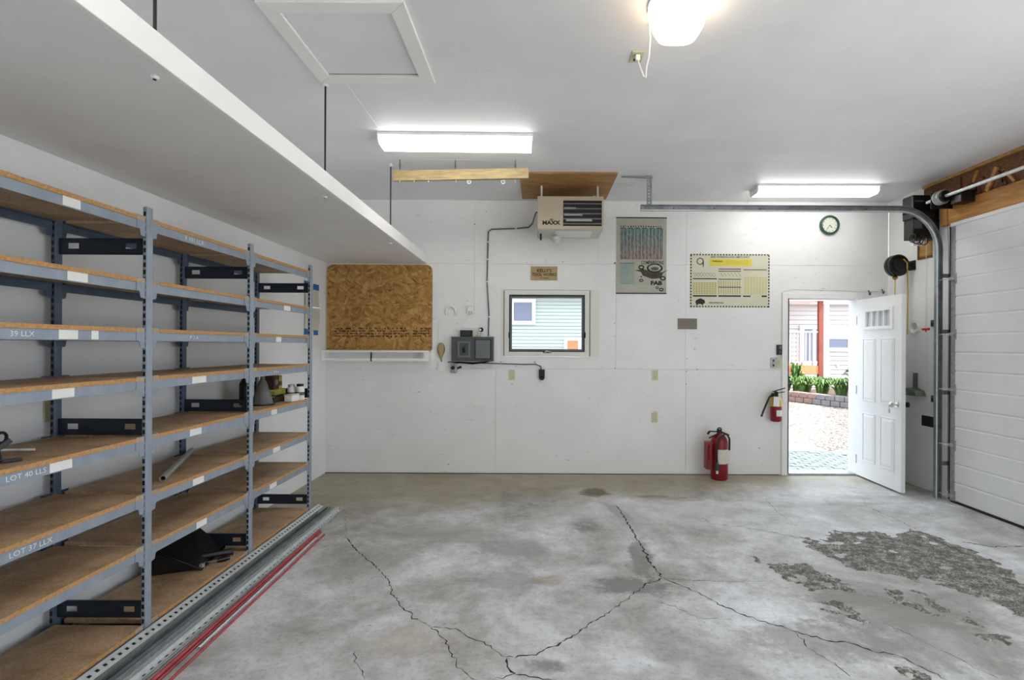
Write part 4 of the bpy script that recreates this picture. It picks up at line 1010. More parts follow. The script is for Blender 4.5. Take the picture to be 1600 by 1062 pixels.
for i, (x, z) in enumerate(path):
    x0, z0 = path[max(i - 1, 0)]; x1, z1 = path[min(i + 1, len(path) - 1)]; d = Vector((x1 - x0, z1 - z0)).normalized(); nx, nz = -d.y, d.x
    vs_ += [(x + nx * a_, TY + c_y, z + nz * a_) for a_, c_y in cs]
n = len(cs); k = len(path)
m.add(vs_, [(i * n + j, i * n + (j + 1) % n, (i + 1) * n + (j + 1) % n, (i + 1) * n + j) for i in range(k - 1) for j in range(n)]); m.add(vs_[:n], [tuple(range(n))]); m.add(vs_[-n:], [tuple(range(n))[::-1]])
m.build('rail', 'track_steel', tk)
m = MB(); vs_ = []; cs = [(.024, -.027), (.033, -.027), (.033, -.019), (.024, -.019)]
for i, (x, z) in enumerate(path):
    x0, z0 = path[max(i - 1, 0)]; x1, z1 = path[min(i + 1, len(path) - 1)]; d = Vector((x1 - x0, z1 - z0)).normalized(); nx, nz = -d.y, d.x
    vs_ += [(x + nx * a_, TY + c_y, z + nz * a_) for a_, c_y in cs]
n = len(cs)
m.add(vs_, [(i * n + j, i * n + (j + 1) % n, (i + 1) * n + (j + 1) % n, (i + 1) * n + j) for i in range(k - 1) for j in range(n)]); m.build('rail_lip_highlight', 'zinc_bright', tk)  # bright strip along the lip paints in the track's edge highlight
for x in (1.35, 1.75, 2.2, 2.75, 3.25): MB().disc((x, TY + .0155, TZH), .006, 'y', .004, 8).build('bolt', 'dark_metal', tk)
for z in (.35, 1.05, 1.65, 2.2):
    br_ = MB(); br_.box(TXV + .03, XR, TY + .012, TY + .016, z - .02, z + .02); br_.box(XR - .005, XR, TY, TY + .05, z - .02, z + .02); br_.build('bracket', 'galvanized', tk)
def perf_strip(mb, p, q, w, t, up, pitch=.03):
    p, q, u = Vector(p), Vector(q), Vector(up).normalized(); L = (q - p).length; d = (q - p) / L
    for s in (-1, 1): mb.obox(p + u * s * w * .33, q + u * s * w * .33, t, w * .34, u)
    kk = int(L / pitch)
    for i in range(kk + 1): c = p + d * (i * pitch); e = min(pitch * .55, L - i * pitch); mb.obox(c, c + d * max(e, .001), t, w * .34, u)
    return mb
hx = at(1016.5, 300, TY).x
hk = perf_strip(MB(), (hx - .01, TY + .03, TZH - .025), (hx - .01, TY + .03, ZC - .001), .045, .003, (1, 0, 0))
perf_strip(hk, (hx + .018, TY + .045, TZH - .025), (hx + .018, TY + .045, ZC - .001), .03, .003, (0, 1, 0)); hk.build('hanger_angle', 'track_steel', tk)
MB().obox((hx - .28, TY + .04, ZC - .012), (hx + .03, TY + .04, ZC - .02), .03, .004).build('ceiling_angle', 'track_steel', tk)
# wooden header and raw framing over the door
hw = thing('door_header', 'exposed brown lumber header above the garage door', 'header', (XR, 3, 2.72))
B(XR - .035, XR - .0004, YR + .002, 5.36, 2.705, 2.90).build('header_board', 'header_wood', hw, bevel=.002)
B(XR - .012, XR - .0004, YR + .002, 5.62, 2.901, ZC - .03).build('raw_sheathing', 'raw_framing', hw)
B(XR - .045, XR - .0004, YR + .002, 5.6, ZC - .0295, ZC - .0005).build('top_plate', 'plywood', hw)
for i in range(44):
    y = 5.3 - i * .085 + rnd.uniform(-.05, .05)
    MB().obox((XR - .02, y, 2.91), (XR - .02, y + rnd.uniform(-.16, .16), ZC - rnd.uniform(.04, .14)), .02, rnd.uniform(.012, .04), (0, 1, 0)).build('splintered_strip', 'header_wood' if i % 3 == 0 else 'raw_framing', hw)
# torsion shaft, drum, opener
q = at(1477.5, 306, 5.08); SX, SZ = q.x, q.z
ts = thing('torsion_shaft', 'pale steel torsion shaft with cable drum above the garage door', 'shaft', (SX, 3, SZ))
MB().tube([(SX, GY0 - .05, SZ), (SX, 5.32, SZ)], .0155, 14).build('shaft_tube', 'zinc_bright', ts)
MB().lathe([(.055, 0), (.068, .004), (.068, .014), (.058, .018), (.060, .03), (.057, .034), (.060, .04), (.057, .046), (.060, .05), (.057, .056), (.068, .062), (.068, .07), (.03, .075)], (SX, 5.1, SZ), 'y', 28).build('cable_drum', 'galvanized', ts)
MB().lathe([(.05, 0), (.056, .02), (.05, .03), (.03, .034)], (SX, 5.07, SZ), 'y', 24).build('drum_hub', 'black_plastic', ts)
B(SX - .05, XR - .0348, 5.20, 5.206, SZ - .09, SZ + .06).build('end_bearing_plate', 'dark_metal', ts)
B(SX + .03, XR - .036, 4.93, 5.06, SZ - .09, SZ + .02).build('cable_tension_box', 'black_plastic', ts, bevel=.006)
MB().tube([(SX + .06, 5.14, SZ), (GX - .012, 5.185, 2.35), (GX - .010, 5.19, .1)], .0025, 6).build('lift_cable', 'dark_metal', ts)
op = thing('door_opener', 'black wall-mounted garage door opener behind the curved track', 'opener', (3.96, 5.45, 2.6))
o0, o1 = at(1426, 372, 5.4), at(1425, 304, 5.4)
ox0 = o0.x
B(ox0, XR - .0118, 5.40, 5.56, o0.z + .2, o1.z).build('motor_head', 'black_plastic', op, bevel=.012)
B(ox0 + .01, XR - .0038, 5.41, 5.55, o0.z, o0.z + .199).build('control_box', 'black_plastic', op, bevel=.006)
B(ox0 + .02, ox0 + .11, 5.398, 5.4, o1.z - .07, o1.z - .055).build('badge', 'grey_plastic', op)
B(ox0 + .02, ox0 + .10, 5.406, 5.41, o0.z + .10, o0.z + .19).build('control_label', 'grey_plastic', op)
for k in range(4):
    b0 = Vector((ox0 + .02 + .03 * k, 5.42 - .01 * k, o0.z + .03)); rr = rnd.uniform(.03, .05)
    MB().ring((b0.x - .02, b0.y - .02, b0.z - .03 - .01 * k), rr, .005, 'y' if k % 2 else 'x', 18, 6).build('wire_loop', 'black_plastic', op)
B(ox0 + .01, ox0 + .05, 5.40, 5.44, o0.z - .075, o0.z - .03).build('plug_adapter', 'white_plastic', op, bevel=.004); B(ox0 + .07, ox0 + .12, 5.40, 5.44, o0.z - .07, o0.z - .02).build('plug_adapter', 'white_plastic', op, bevel=.004)
MB().tube([(ox0 - .09, 5.42, o0.z + .24), (ox0 + .0, 5.41, o0.z + .255)], .006, 6).build('antenna', 'black_plastic', op)
y0, y1 = onx(1457, 400, XR).y, onx(1437, 400, XR).y; z0 = onx(1440, 402, XR).z
pt = thing('wall_cutout', 'exposed strand board patch in the wall below the opener', 'patch', (XR, (y0 + y1) / 2, z0))
B(XR - .004, XR - .0003, y0, y1, z0, z0 + .36).build('strand_board', 'osb', pt)
B(XR - .012, XR - .0003, y0, y1, z0 - .02, z0 - .001).build('torn_edge', 'raw_framing', pt); B(XR - .012, XR - .0003, y1 + .0005, y1 + .02, z0 - .02, z0 + .36).build('torn_edge', 'raw_framing', pt)
# release cord with red handle
c0 = onx(1447, 430, 3.95); zr = onx(1448.5, 514, 3.95).z; yr = c0.y
rc = thing('release_cord', 'thin release cord with red handle hanging from the opener', 'cord', (3.95, yr, zr))
MB().tube([(3.95, yr, o0.z + .002), (3.95, yr, zr)], .0028, 6).build('cord', 'trim_cream', rc)
MB().tube([(3.95, yr - .045, zr), (3.95, yr + .045, zr)], .012, 8).build('handle', 'red_plastic', rc); MB().tube([(3.95, yr, zr), (3.95, yr, zr - .03)], .006, 8).build('knot', 'red_plastic', rc)
# cord reel near the corner
q = at(1401, 415, 5.82)
re_ = thing('cord_reel', 'black round cord reel on the corner beside the open door', 'cord reel', (q.x, 5.82, q.z))
MR = Matrix.Translation(q) @ Matrix.Rotation(R(93), 4, 'Z')
MB(MR).lathe([(.03, -.052), (.108, -.048), (.118, -.038), (.118, -.010), (.111, -.007), (.111, .007), (.118, .010), (.118, .038), (.108, .048), (.03, .052)], (0, 0, 0), 'x', 36).build('housing', 'black_gloss', re_)
MB(MR).lathe([(.075, 0), (.07, .012), (.02, .016)], (.060, 0, 0), 'x', 24).build('side_cap', 'black_plastic', re_) if False else MB(MR).disc((-.054, 0, 0), .075, 'x', .012, 24).build('side_cap', 'black_plastic', re_)
MB().obox((q.x + .03, 5.84, q.z + .0), (XR - .0005, 5.80, q.z + .0), .03, .035).build('wall_arm', 'black_plastic', re_)
B(XR - .012, XR - .0003, 5.75, 5.85, q.z - .05, q.z + .05).build('mount_plate', 'dark_metal', re_)
MB().lathe([(.001, -.04), (.02, -.03), (.03, -.015), (.02, .0), (.008, .01)], (q.x - .03, 5.80, q.z - .12), 'z', 14).build('cord_stop', 'brass', re_)
MB().tube([(q.x - .03, 5.80, q.z - .15), (q.x - .03, 5.80, q.z - .55)], .005, 8).build('pull_cord', 'yellow_cord', re_)
MB().tube([(q.x + .02, 5.74, q.z + .06), (q.x + .06, 5.74, q.z + .02), (q.x + .09, 5.78, q.z - .08), (q.x + .11, 5.80, q.z - .3), (q.x + .12, 5.82, q.z - .75)], .006, 8).build('supply_cord', 'yellow_cord', re_)
# things on the right wall
def onwall(px, py): return onx(px, py, XR)
p = onwall(1431.5, 512)
gl = thing('clear_hook', 'clear round plastic dish on the wall behind the open door', 'dish', p)
MB().lathe([(.001, -.002), (.05, -.004), (.058, -.03), (.062, -.03), (.055, -.001)], (XR, p.y, p.z), 'x', 24).build('dish', 'white_plastic', gl)
MB().disc((XR - .02, p.y, p.z), .02, 'x', .01, 14).build('centre', 'glass', gl)
p = onwall(1434, 612)
dp = thing('dustpan', 'olive grey dustpan hung on the wall behind the open door', 'dustpan', p)
MB().prism([(p.y - .13, p.z - .035), (p.y + .17, p.z - .035), (p.y + .17, p.z + .03), (p.y + .0, p.z + .045), (p.y - .10, p.z + .02)], 'x', XR - .11, XR - .002).build('pan', 'olive_dustpan', dp, bevel=.004)
MB().obox((XR - .03, p.y + .0, p.z + .04), (XR - .02, p.y + .01, p.z + .20), .03, .03).build('handle', 'grey_plastic', dp)
p = onwall(1451, 658)
bl = thing('black_wall_plate', 'black rectangular plate low on the wall beside the garage track', 'plate', p)
B(XR - .01, XR - .0003, p.y - .09, p.y + .09, p.z - .055, p.z + .055).build('plate', 'black_plastic', bl, bevel=.003)
for px, py, lab in ((1459, 505, 'small black contact switch level with the release handle'), (1459.5, 623, 'small black contact switch above the black wall plate')):
    p = onwall(px, py); o = thing('contact_switch', lab, 'switch', p)
    B(XR - .02, XR - .0003, p.y - .02, p.y + .02, p.z - .035, p.z + .035).build('body', 'grey_plastic', o, bevel=.003); B(XR - .023, XR - .02, p.y - .01, p.y + .01, p.z - .02, p.z + .01).build('rocker', 'black_plastic', o)

# ------------------------------------------------------------------ shelving unit
FXo, RXo, PWX, PWY = -1.94, -2.395, .024, .044      # front and rear post lines, post size
PY_ = [1.705, 2.66, 3.615, 4.57]
LV = [2.115, 1.81, 1.566, 1.325, 1.03, .745, .49, .10]
su = thing('shelving_unit', 'long grey steel rack with particleboard shelves along the left wall', 'shelving unit', (-2.17, 3.1, 0))
def post(x, y, face):
    m = MB().box(x - PWX / 2, x + PWX / 2, y - PWY / 2, y + PWY / 2, 0, 2.17)
    o = m.build('post', 'rack_blue', su, bevel=.006)
    sm = MB(); z = .07
    while z < 2.14:
        sm.box(x - .006, x + .006, y - PWY / 2 - .0006, y - PWY / 2 + .0004, z, z + .022); z += .036
    tag(sm.build('slot', 'slot_dark', o), kind='stuff'); return o
P0 = post(FXo, PY_[0], 1)
for x in (FXo, RXo):
    for y in PY_:
        if (x, y) == (FXo, PY_[0]): continue
        d = (x - FXo, y - PY_[0], 0)
        if x == RXo and y == PY_[0]: PR = share(P0, su, d); PR.data = P0.data.copy(); PR.data.materials[0] = MATS['rack_blue_shaded']; share(P0.children[0], PR, (0, 0, 0)); continue
        o = share(P0 if x == FXo else PR, su, d if x == FXo else (0, y - PY_[0], 0)); share(P0.children[0], o, (0, 0, 0))
def brace(y, z):
    m = MB(); x0, x1 = RXo + PWX / 2, FXo - PWX / 2
    hs = [(x0 + .045, x0 + .10, z - .012, z + .016), (x1 - .10, x1 - .045, z - .012, z + .016)]
    cut_boxes(m, x0, x1, z - .04, z + .04, y - .002, y + .002, hs); m.box(x0, x1, y - .002, y + .014, z + .036, z + .04); m.box(x0, x1, y - .002, y + .014, z - .04, z - .036)
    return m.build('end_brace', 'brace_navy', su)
b0 = brace(PY_[0], .165)
for y in PY_:
    for z in (.165, 1.075, 1.975):
        if not (y == PY_[0] and z == .165): share(b0, su, (0, y - PY_[0], z - .165))
def beam(x, s, y0, y1, z):
    m = MB(); m.prism([(x, z - .062), (x + s * .004, z - .062), (x + s * .004, z - .020), (x - s * .022, z - .020), (x - s * .022, z - .024), (x, z - .024)], 'y', y0 + .03, y1 - .03)
    for ya, yb, sg_ in ((y0 + PWY / 2, y0 + .075, 1), (y1 - PWY / 2, y1 - .075, -1)):
        m.prism([(ya, z + .004), (yb, z + .004), (yb + sg_ * .006, z - .058), (yb - sg_ * .016, z - .064), (yb - sg_ * .022, z - .092), (ya, z - .098)], 'x', x + s * .0045, x + s * .007)
    return m.build('beam', 'rack_blue', su)
boards = {}
bf0 = beam(FXo - .003, 1, PY_[0], PY_[1], LV[0]); br0 = beam(RXo + .003, -1, PY_[0], PY_[1], LV[0]); br0.data.materials[0] = MATS['rack_blue_shaded']
XB0, XB1 = RXo + .02, FXo + .006
bd0 = B(XB0, XB1 - .0015, PY_[0] + .028, PY_[1] - .028, LV[0] - .0195, LV[0]).build('shelf_board', 'particleboard', su)
be0 = B(XB1 - .0015, XB1, PY_[0] + .08, PY_[1] - .08, LV[0] - .0195, LV[0]).build('board_edge', 'edge_board', bd0)
for bay in range(3):
    for z in LV:
        d = (0, PY_[bay] - PY_[0], z - LV[0])
        if bay == 0 and z == LV[0]: boards[(0, 0)] = bd0; continue
        share(bf0, su, d); share(br0, su, d); o = share(bd0, su, d); share(be0, o, (0, 0, 0)); boards[(bay, LV.index(z))] = o
# price stickers on the front beams
XS = FXo + .0015
stk = [(0, 0, 96, 124), (0, 1, 104, 136), (0, 2, 91, 121), (0, 3, 81, 116), (0, 4, 78, 113), (1, 3, 300, 322), (1, 4, 297, 315), (1, 5, 302, 319), (1, 6, 308, 324), (2, 1, 443, 453), (2, 2, 431, 439), (2, 4, 424, 433), (2, 5, 427, 438), (2, 6, 422, 433), (0, 2, 142, 153)]
for bay, lv, x0, x1 in stk:
    ys = [FXo * F / (x - PX) for x in (x0, x1)]; z = LV[lv]
    B(XS, XS + .0008, ys[0], ys[1], z - .058, z - .018 + (.012 if bay else 0)).build('price_sticker', 'paper', su)
def chalk(s, px, lv, size=.04):
    y = FXo * F / (px - PX); text('chalk_lettering', s, size, (XS + .0005, y, LV[lv] - .041), FACE_X, 'chalk', su, -.0002, 1.15)
chalk('LOT 40 LLS', 42, 4, .029); chalk('LOT 37 LLX', 50, 5, .030); chalk('39 LLX', 34, 2, .029); chalk('F 101 LLX', 303, 0, .034); chalk('P 3 A', 303, 2, .03); chalk('P 3 A', 432, 3, .03)

# ------------------------------------------------------------------ things on the shelves
z = LV[5]; p, q = onz(254, 752, z), Vector((-2.362, 3.66, z))
tag(MB().pipe(p + Vector((0, 0, .0165)), q + Vector((0, 0, .0165)), .0165, .003).build('steel_pipe', 'galvanized', origin=p), 'short grey steel pipe lying across a middle shelf', 'pipe')
z = LV[7]
ch = thing('black_dustpan_hopper', 'black sloped plastic chute with tube handle on the bottom shelf', 'chute', (-2.2, 3.35, z))
m = MB(); T = .006
A = [(-2.30, 3.19, z), (-2.05, 3.27, z + .010), (-2.30, 3.19, z + .16), (-2.33, 3.60, z), (-2.09, 3.58, z + .03), (-2.30, 3.58, z + .20)]
m.add(A, [(0, 1, 2), (3, 5, 4), (0, 2, 5, 3), (1, 4, 5, 2), (0, 3, 4, 1)]); m.build('body', 'black_plastic', ch, bevel=.006)
MB().tube([A[2], A[1]], .008, 8).build('rim', 'black_gloss', ch); MB().tube([A[1], A[4]], .009, 8).build('rim', 'black_gloss', ch); MB().tube([A[2], A[5]], .008, 8).build('rim', 'black_plastic', ch)
MB().obox((-2.235, 3.53, z + .02), (-2.29, 3.52, z + .22), .02, .12, (0, 1, 0)).build('upper_flap', 'black_plastic', ch)
MB().pipe((-2.12, 3.38, z + .045), (-1.985, 3.50, z + .03), .021, .004).build('tube_handle', 'black_plastic', ch)
MB().tube([(-2.08, 3.33, z + .02), (-2.0, 3.40, z + .018)], .006, 8).build('rod', 'grey_plastic', ch)
MB().tube([(-2.02, 3.385, z + .018), (-1.99, 3.41, z + .018), (-1.965, 3.43, z + .018)], [.014, .017, .012], 10).build('grip', 'black_gloss', ch)
B(-2.065, -2.045, 3.275, 3.30, z + .001, z + .035).build('latch', 'galvanized', ch)
# clamp near the left edge
z = LV[4]; c = Vector((-2.03, 2.04, z))
cp = thing('bar_clamp', 'small black clamp lying on a shelf beside the chalked beam', 'clamp', c)
MB().obox(c + Vector((-.06, -.10, .008)), c + Vector((.02, .045, .008)), .016, .014).build('bar', 'black_plastic', cp, bevel=.002)
MB().obox(c + Vector((-.05, -.06, .012)), c + Vector((-.01, .03, .085)), .014, .02).build('jaw', 'black_plastic', cp, bevel=.002)
MB().obox(c + Vector((.01, -.03, .012)), c + Vector((-.04, .0, .095)), .014, .02).build('jaw', 'black_gloss', cp, bevel=.002)
MB().tube([c + Vector((-.04, .0, .05)), c + Vector((0, .12, .03))], .005, 8).build('screw_rod', 'galvanized', cp)
MB().ring(c + Vector((-.03, .015, .095)), .02, .006, 'x', 14, 6).build('handle', 'black_plastic', cp)
# goods on the middle shelf of the far bay
z = LV[4]; p = at(410, 634, 4.05); c = Vector((p.x, p.y, z))
fn = thing('grey_funnel', 'tapered grey metal funnel standing on the shelf beside the tins', 'funnel', c)
MB().lathe([(.082, 0), (.078, .01), (.03, .17), (.018, .19), (.012, .235), (.009, .235), (.014, .19)], c, 'z', 24).build('cone', 'cone_grey', fn)
MB().lathe([(.084, 0), (.084, .012)], c, 'z', 24).build('base_rim', 'dark_metal', fn)
q = Vector((p.x - .14, p.y + .02, z)); bt = thing('black_bottle', 'tall black bottle behind the grey funnel on the shelf', 'bottle', q)
MB().lathe([(.04, 0), (.043, .01), (.043, .16), (.02, .2), (.016, .215)], q, 'z', 18).build('body', 'black_plastic', bt); MB().lathe([(.02, .215), (.02, .24)], q, 'z', 12).build('cap', 'black_gloss', bt)
def carton(px, py, w, dpt, h, zb, mt, label, cat='box', lid=None):
    p = at(px, py, 4.285); o = thing('carton', label, cat, (p.x, p.y, zb))
    B(p.x - dpt, p.x, p.y - w / 2, p.y + w / 2, zb, zb + h).build('body', mt, o, bevel=.002)
    B(p.x - dpt + .001, p.x - .0, p.y - w / 2 - .0005, p.y + w / 2 + .0005, zb + h * .72, zb + h * .8).build('printed_band', lid or 'paper_aged', o); return p
k = carton(438, 629, .20, .16, .062, z, 'carton_black', 'wide black printed box at the bottom of the carton stack')
carton(438, 629, .18, .14, .042, z + .062, 'carton_yellow', 'yellow printed box in the middle of the carton stack', lid='paper')
p = k; o = thing('brown_carton', 'dark brown square carton on top of the yellow box', 'box', (p.x - .06, p.y - .05, z + .104))
B(p.x - .11, p.x - .01, p.y - .085, p.y + .0, z + .104, z + .212).build('body', 'carton_brown', o, bevel=.002); MB().disc((p.x - .0095, p.y - .043, z + .16), .024, 'x', .001, 18).build('printed_disc', 'plaque_grey', o)
o = thing('gold_tin', 'gold round tin beside the dark brown carton', 'tin', (p.x - .05, p.y + .045, z + .104))
MB().lathe([(.038, 0), (.038, .10), (.036, .104), (.036, .108)], (p.x - .05, p.y + .045, z + .104), 'z', 22).build('can', 'tin_gold', o); MB().lathe([(.0385, .025), (.0385, .06)], (p.x - .05, p.y + .045, z + .104), 'z', 22).build('label_band', 'carton_black', o)
def can(px, Y, r, h, label, cap='black_plastic', body='white_plastic'):
    p = at(px, 600, Y); o = thing('paint_can', label, 'can', (p.x, p.y, z))
    MB().lathe([(r, 0), (r, h * .82), (r * .8, h * .86)], (p.x, p.y, z), 'z', 20).build('body', body, o); MB().lathe([(r * .82, h * .85), (r * .82, h), (r * .7, h + .002)], (p.x, p.y, z), 'z', 18).build('cap', cap, o)
    MB().lathe([(r + .0005, h * .3), (r + .0005, h * .5)], (p.x, p.y, z), 'z', 20).build('label_band', 'ink_grey', o)
can(455.5, 4.46, .033, .125, 'white can with pale cap behind the white tub', 'galvanized')
can(469, 4.46, .034, .13, 'white can with black cap next to the end post', 'black_plastic')
p = at(457, 622, 4.33); o = thing('white_tub', 'low white plastic tub at the shelf edge in front of the cans', 'tub', (p.x, p.y, z))
B(p.x - .04, p.x + .025, p.y - .06, p.y + .07, z, z + .05).build('body', 'white_plastic', o, bevel=.006); B(p.x - .042, p.x + .027, p.y - .062, p.y + .072, z + .05, z + .058).build('lid', 'paper_aged', o, bevel=.002)
# white strip lying over the end of the second shelf
z = LV[1]
tag(MB().obox((-2.08, 4.15, z + .006), (-1.95, 4.78, z + .006), .035, .011).build('white_strip', 'fascia_paint', origin=(-2.0, 4.4, z)), 'thin white strip poking past the end post of the second shelf', 'strip')
# paper sheet with blue tape on the left wall
y0, y1 = onx(475, 480, XL).y, onx(497, 480, XL).y; zt, zb = onx(486, 445, XL).z, onx(486, 518, XL).z
ppr = thing('taped_paper', 'pale paper sheet held by blue tape on the wall past the rack', 'paper', (XL, (y0 + y1) / 2, zb))
m = MB(); n = 10; vs_ = []
for i in range(n + 1): t = i / n; zz = zb + (zt - zb) * t; xo = XL + .003 + .012 * math.sin(math.pi * t); vs_ += [(xo, y0, zz), (xo + .006 * math.sin(6 * t), y1, zz)]
m.add(vs_, [(2 * i, 2 * i + 1, 2 * i + 3, 2 * i + 2) for i in range(n)], True); m.build('sheet', 'paper_aged', ppr)
for zc, ya, yb in ((zt, y0 - .01, y0 + .12), (zt - .01, y1 - .14, y1 + .01), (zb, y0, y0 + .13), (zb, y1 - .13, y1 - .01)): B(XL + .004, XL + .0055, ya, yb, zc - .035, zc + .03).build('tape', 'tape_blue', ppr)

# ------------------------------------------------------------------ lengths of metal on the floor
def lay(o, lab, cat='track', g='metal lengths along the rack'): return tag(o, lab, cat, g)
def perf_angle(p, q, w, label, mt='zinc_bright', pitch=.034):
    p, q = Vector(p), Vector(q); d = (q - p).normalized(); side = d.cross(Vector((0, 0, 1))).normalized()
    if side.x < 0: side = -side
    m = perf_strip(MB(), p + Vector((0, 0, .0015)) + side * w / 2, q + Vector((0, 0, .0015)) + side * w / 2, w, .003, (1, 0, 0) if 0 else side, pitch)
    m.obox(p + Vector((0, 0, w * .3)), q + Vector((0, 0, w * .3)), .003, w * .6)
    return lay(m.build('perforated_angle', mt, origin=p), label, 'angle')
def flat_angle(p, q, w, h, label, mt='galvanized'):
    p, q = Vector(p), Vector(q); d = (q - p).normalized(); side = d.cross(Vector((0, 0, 1))).normalized()
    if side.x < 0: side = -side
    m = MB().obox(p + side * w / 2 + Vector((0, 0, .002)), q + side * w / 2 + Vector((0, 0, .002)), w, .004); m.obox(p + Vector((0, 0, h / 2)), q + Vector((0, 0, h / 2)), .004, h); m.obox(p + side * w + Vector((0, 0, h / 2)), q + side * w + Vector((0, 0, h / 2)), .004, h)
    return lay(m.build('steel_channel', mt, origin=p), label, 'channel')
YN = 1.35
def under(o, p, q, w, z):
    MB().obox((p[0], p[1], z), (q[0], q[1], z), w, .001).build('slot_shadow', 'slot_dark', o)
m = MB(); perf_strip(m, (-1.893, YN, .075), (-1.893, 4.70, .075), .05, .003, (.85, 0, -.35), .042); m.obox((-1.917, YN, .042), (-1.917, 4.70, .042), .004, .083)
o = lay(m.build('perforated_angle', 'zinc_bright', origin=(-1.9, 3, 0)), 'tall bright perforated angle standing against the rack posts', 'angle')
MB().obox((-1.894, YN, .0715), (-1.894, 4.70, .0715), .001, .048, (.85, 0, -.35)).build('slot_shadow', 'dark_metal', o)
flat_angle((-1.866, YN, 0), (-1.870, 4.80, 0), .026, .038, 'dull grey steel channel next to the tall perforated angle', 'track_steel')
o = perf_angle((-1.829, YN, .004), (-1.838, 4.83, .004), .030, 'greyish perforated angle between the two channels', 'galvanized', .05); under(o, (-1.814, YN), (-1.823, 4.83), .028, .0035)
flat_angle((-1.793, YN, 0), (-1.806, 4.84, 0), .020, .022, 'narrow bright steel channel beside the greyish angle', 'zinc_bright')
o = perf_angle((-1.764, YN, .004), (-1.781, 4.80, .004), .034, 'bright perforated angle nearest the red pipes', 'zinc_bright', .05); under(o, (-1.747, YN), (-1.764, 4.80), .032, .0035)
lay(MB().tube([(-1.717, YN, .007), (-1.7385, 4.72, .007)], .007, 10).build('steel_rod', 'galvanized', origin=(-1.72, 3, 0)), 'thin grey rod between the perforated angle and red pipes', 'rod')
lay(MB().tube([(-1.660, YN, .011), (-1.716, 4.24, .011)], .011, 12).build('red_pipe', 'red_paint_metal', origin=(-1.68, 3, 0)), 'thick red painted pipe on the floor beside the grey lengths', 'pipe')
lay(MB().tube([(-1.638, YN, .007), (-1.697, 4.22, .007)], .007, 10).build('red_pipe', 'red_paint_metal', origin=(-1.65, 3, 0)), 'thin red pipe touching the thick red pipe', 'pipe')
lay(MB().pipe((-1.640, 2.60, .008), (-1.678, 4.08, .008), .008, .003).build('steel_rod', 'zinc_bright', origin=(-1.65, 3, 0)), 'short pale pipe lying between the red pipes', 'pipe')
lay(MB().tube([(-1.585, YN, .007), (-1.650, 4.17, .007)], .007, 10).build('red_pipe', 'red_paint_metal', origin=(-1.6, 3, 0)), 'outermost red pipe on the open floor side', 'pipe')

# ------------------------------------------------------------------ outdoors
GZ = -.12
tag(B(XR + .205, 30, -30, YB + .16, GZ - .3, GZ).build('driveway', 'driveway_bounce'), 'unseen pale concrete driveway added outside the garage doors to bounce daylight', 'driveway', kind='structure')  # unseen, added as a daylight bounce for the open bay
tag(B(-30, 40, YB + .165, 45, GZ - .3, GZ).build('ground_gravel', 'gravel'), 'pale gravel yard outside the entry door', 'gravel', kind='structure')
tag(B(XL - .6, XR + .7, YR - .6, YB + .62, ZC + .125, ZC + .5).build('roof', 'roof_grey'), 'garage roof above the ceiling', 'roof', kind='structure')
# loose stones on the gravel
m = MB()
ico = [(0, 0, 1)] + [(.9 * math.cos(R(72 * i)), .9 * math.sin(R(72 * i)), .35) for i in range(5)] + [(.95 * math.cos(R(72 * i + 36)), .95 * math.sin(R(72 * i + 36)), -.35) for i in range(5)]
icf = [(0, 1 + i, 1 + (i + 1) % 5) for i in range(5)] + [(1 + i, 6 + i, 1 + (i + 1) % 5) for i in range(5)] + [(1 + (i + 1) % 5, 6 + i, 6 + (i + 1) % 5) for i in range(5)]
SA, SC = onz(1200, 622, GZ), onz(1350, 640, GZ); SD = (SC - SA).normalized()
for _ in range(3200):
    y = rnd.uniform(8.3, 15.5); x = rnd.uniform(3.4, 5.2) / 6.2 * y + rnd.uniform(-.3, .3); r = rnd.uniform(.012, .03)
    if SD.x * (y - SA.y) - SD.y * (x - SA.x) > -.18: continue
    m.add([(x + a_ * r * rnd.uniform(.8, 1.3), y + b * r, GZ + .004 + c * r * .6) for a_, b, c in ico], icf)
tag(m.build('gravel_stones', 'pebble'), 'loose pale gravel stones scattered over the yard', 'gravel', kind='stuff')
# paver path
pv = thing('paver_path', 'grey paver path and slabs at the entry door', 'path', (3.5, 7.3, GZ), kind='structure')
u = B(0, .19, 0, .09, 0, .03)
for r_ in range(15):
    for c in range(9):
        x = 2.7 + c * .2 + (.1 if r_ % 2 else 0); y = 6.55 + r_ * .1
        if r_ == 0 and c == 0: base_p = B(x, x + .186, y, y + .086, GZ + .0, GZ + .035).build('paver', 'paver', pv, bevel=.004); continue
        share(base_p, pv, (x - 2.7, y - 6.55, rnd.uniform(-.003, .003)))
B(2.3, 4.45, 8.08, 8.75, GZ, GZ + .03).build('concrete_slab', 'slab', pv); B(2.0, 4.2, 8.78, 9.5, GZ, GZ + .03).build('concrete_slab', 'slab', pv)
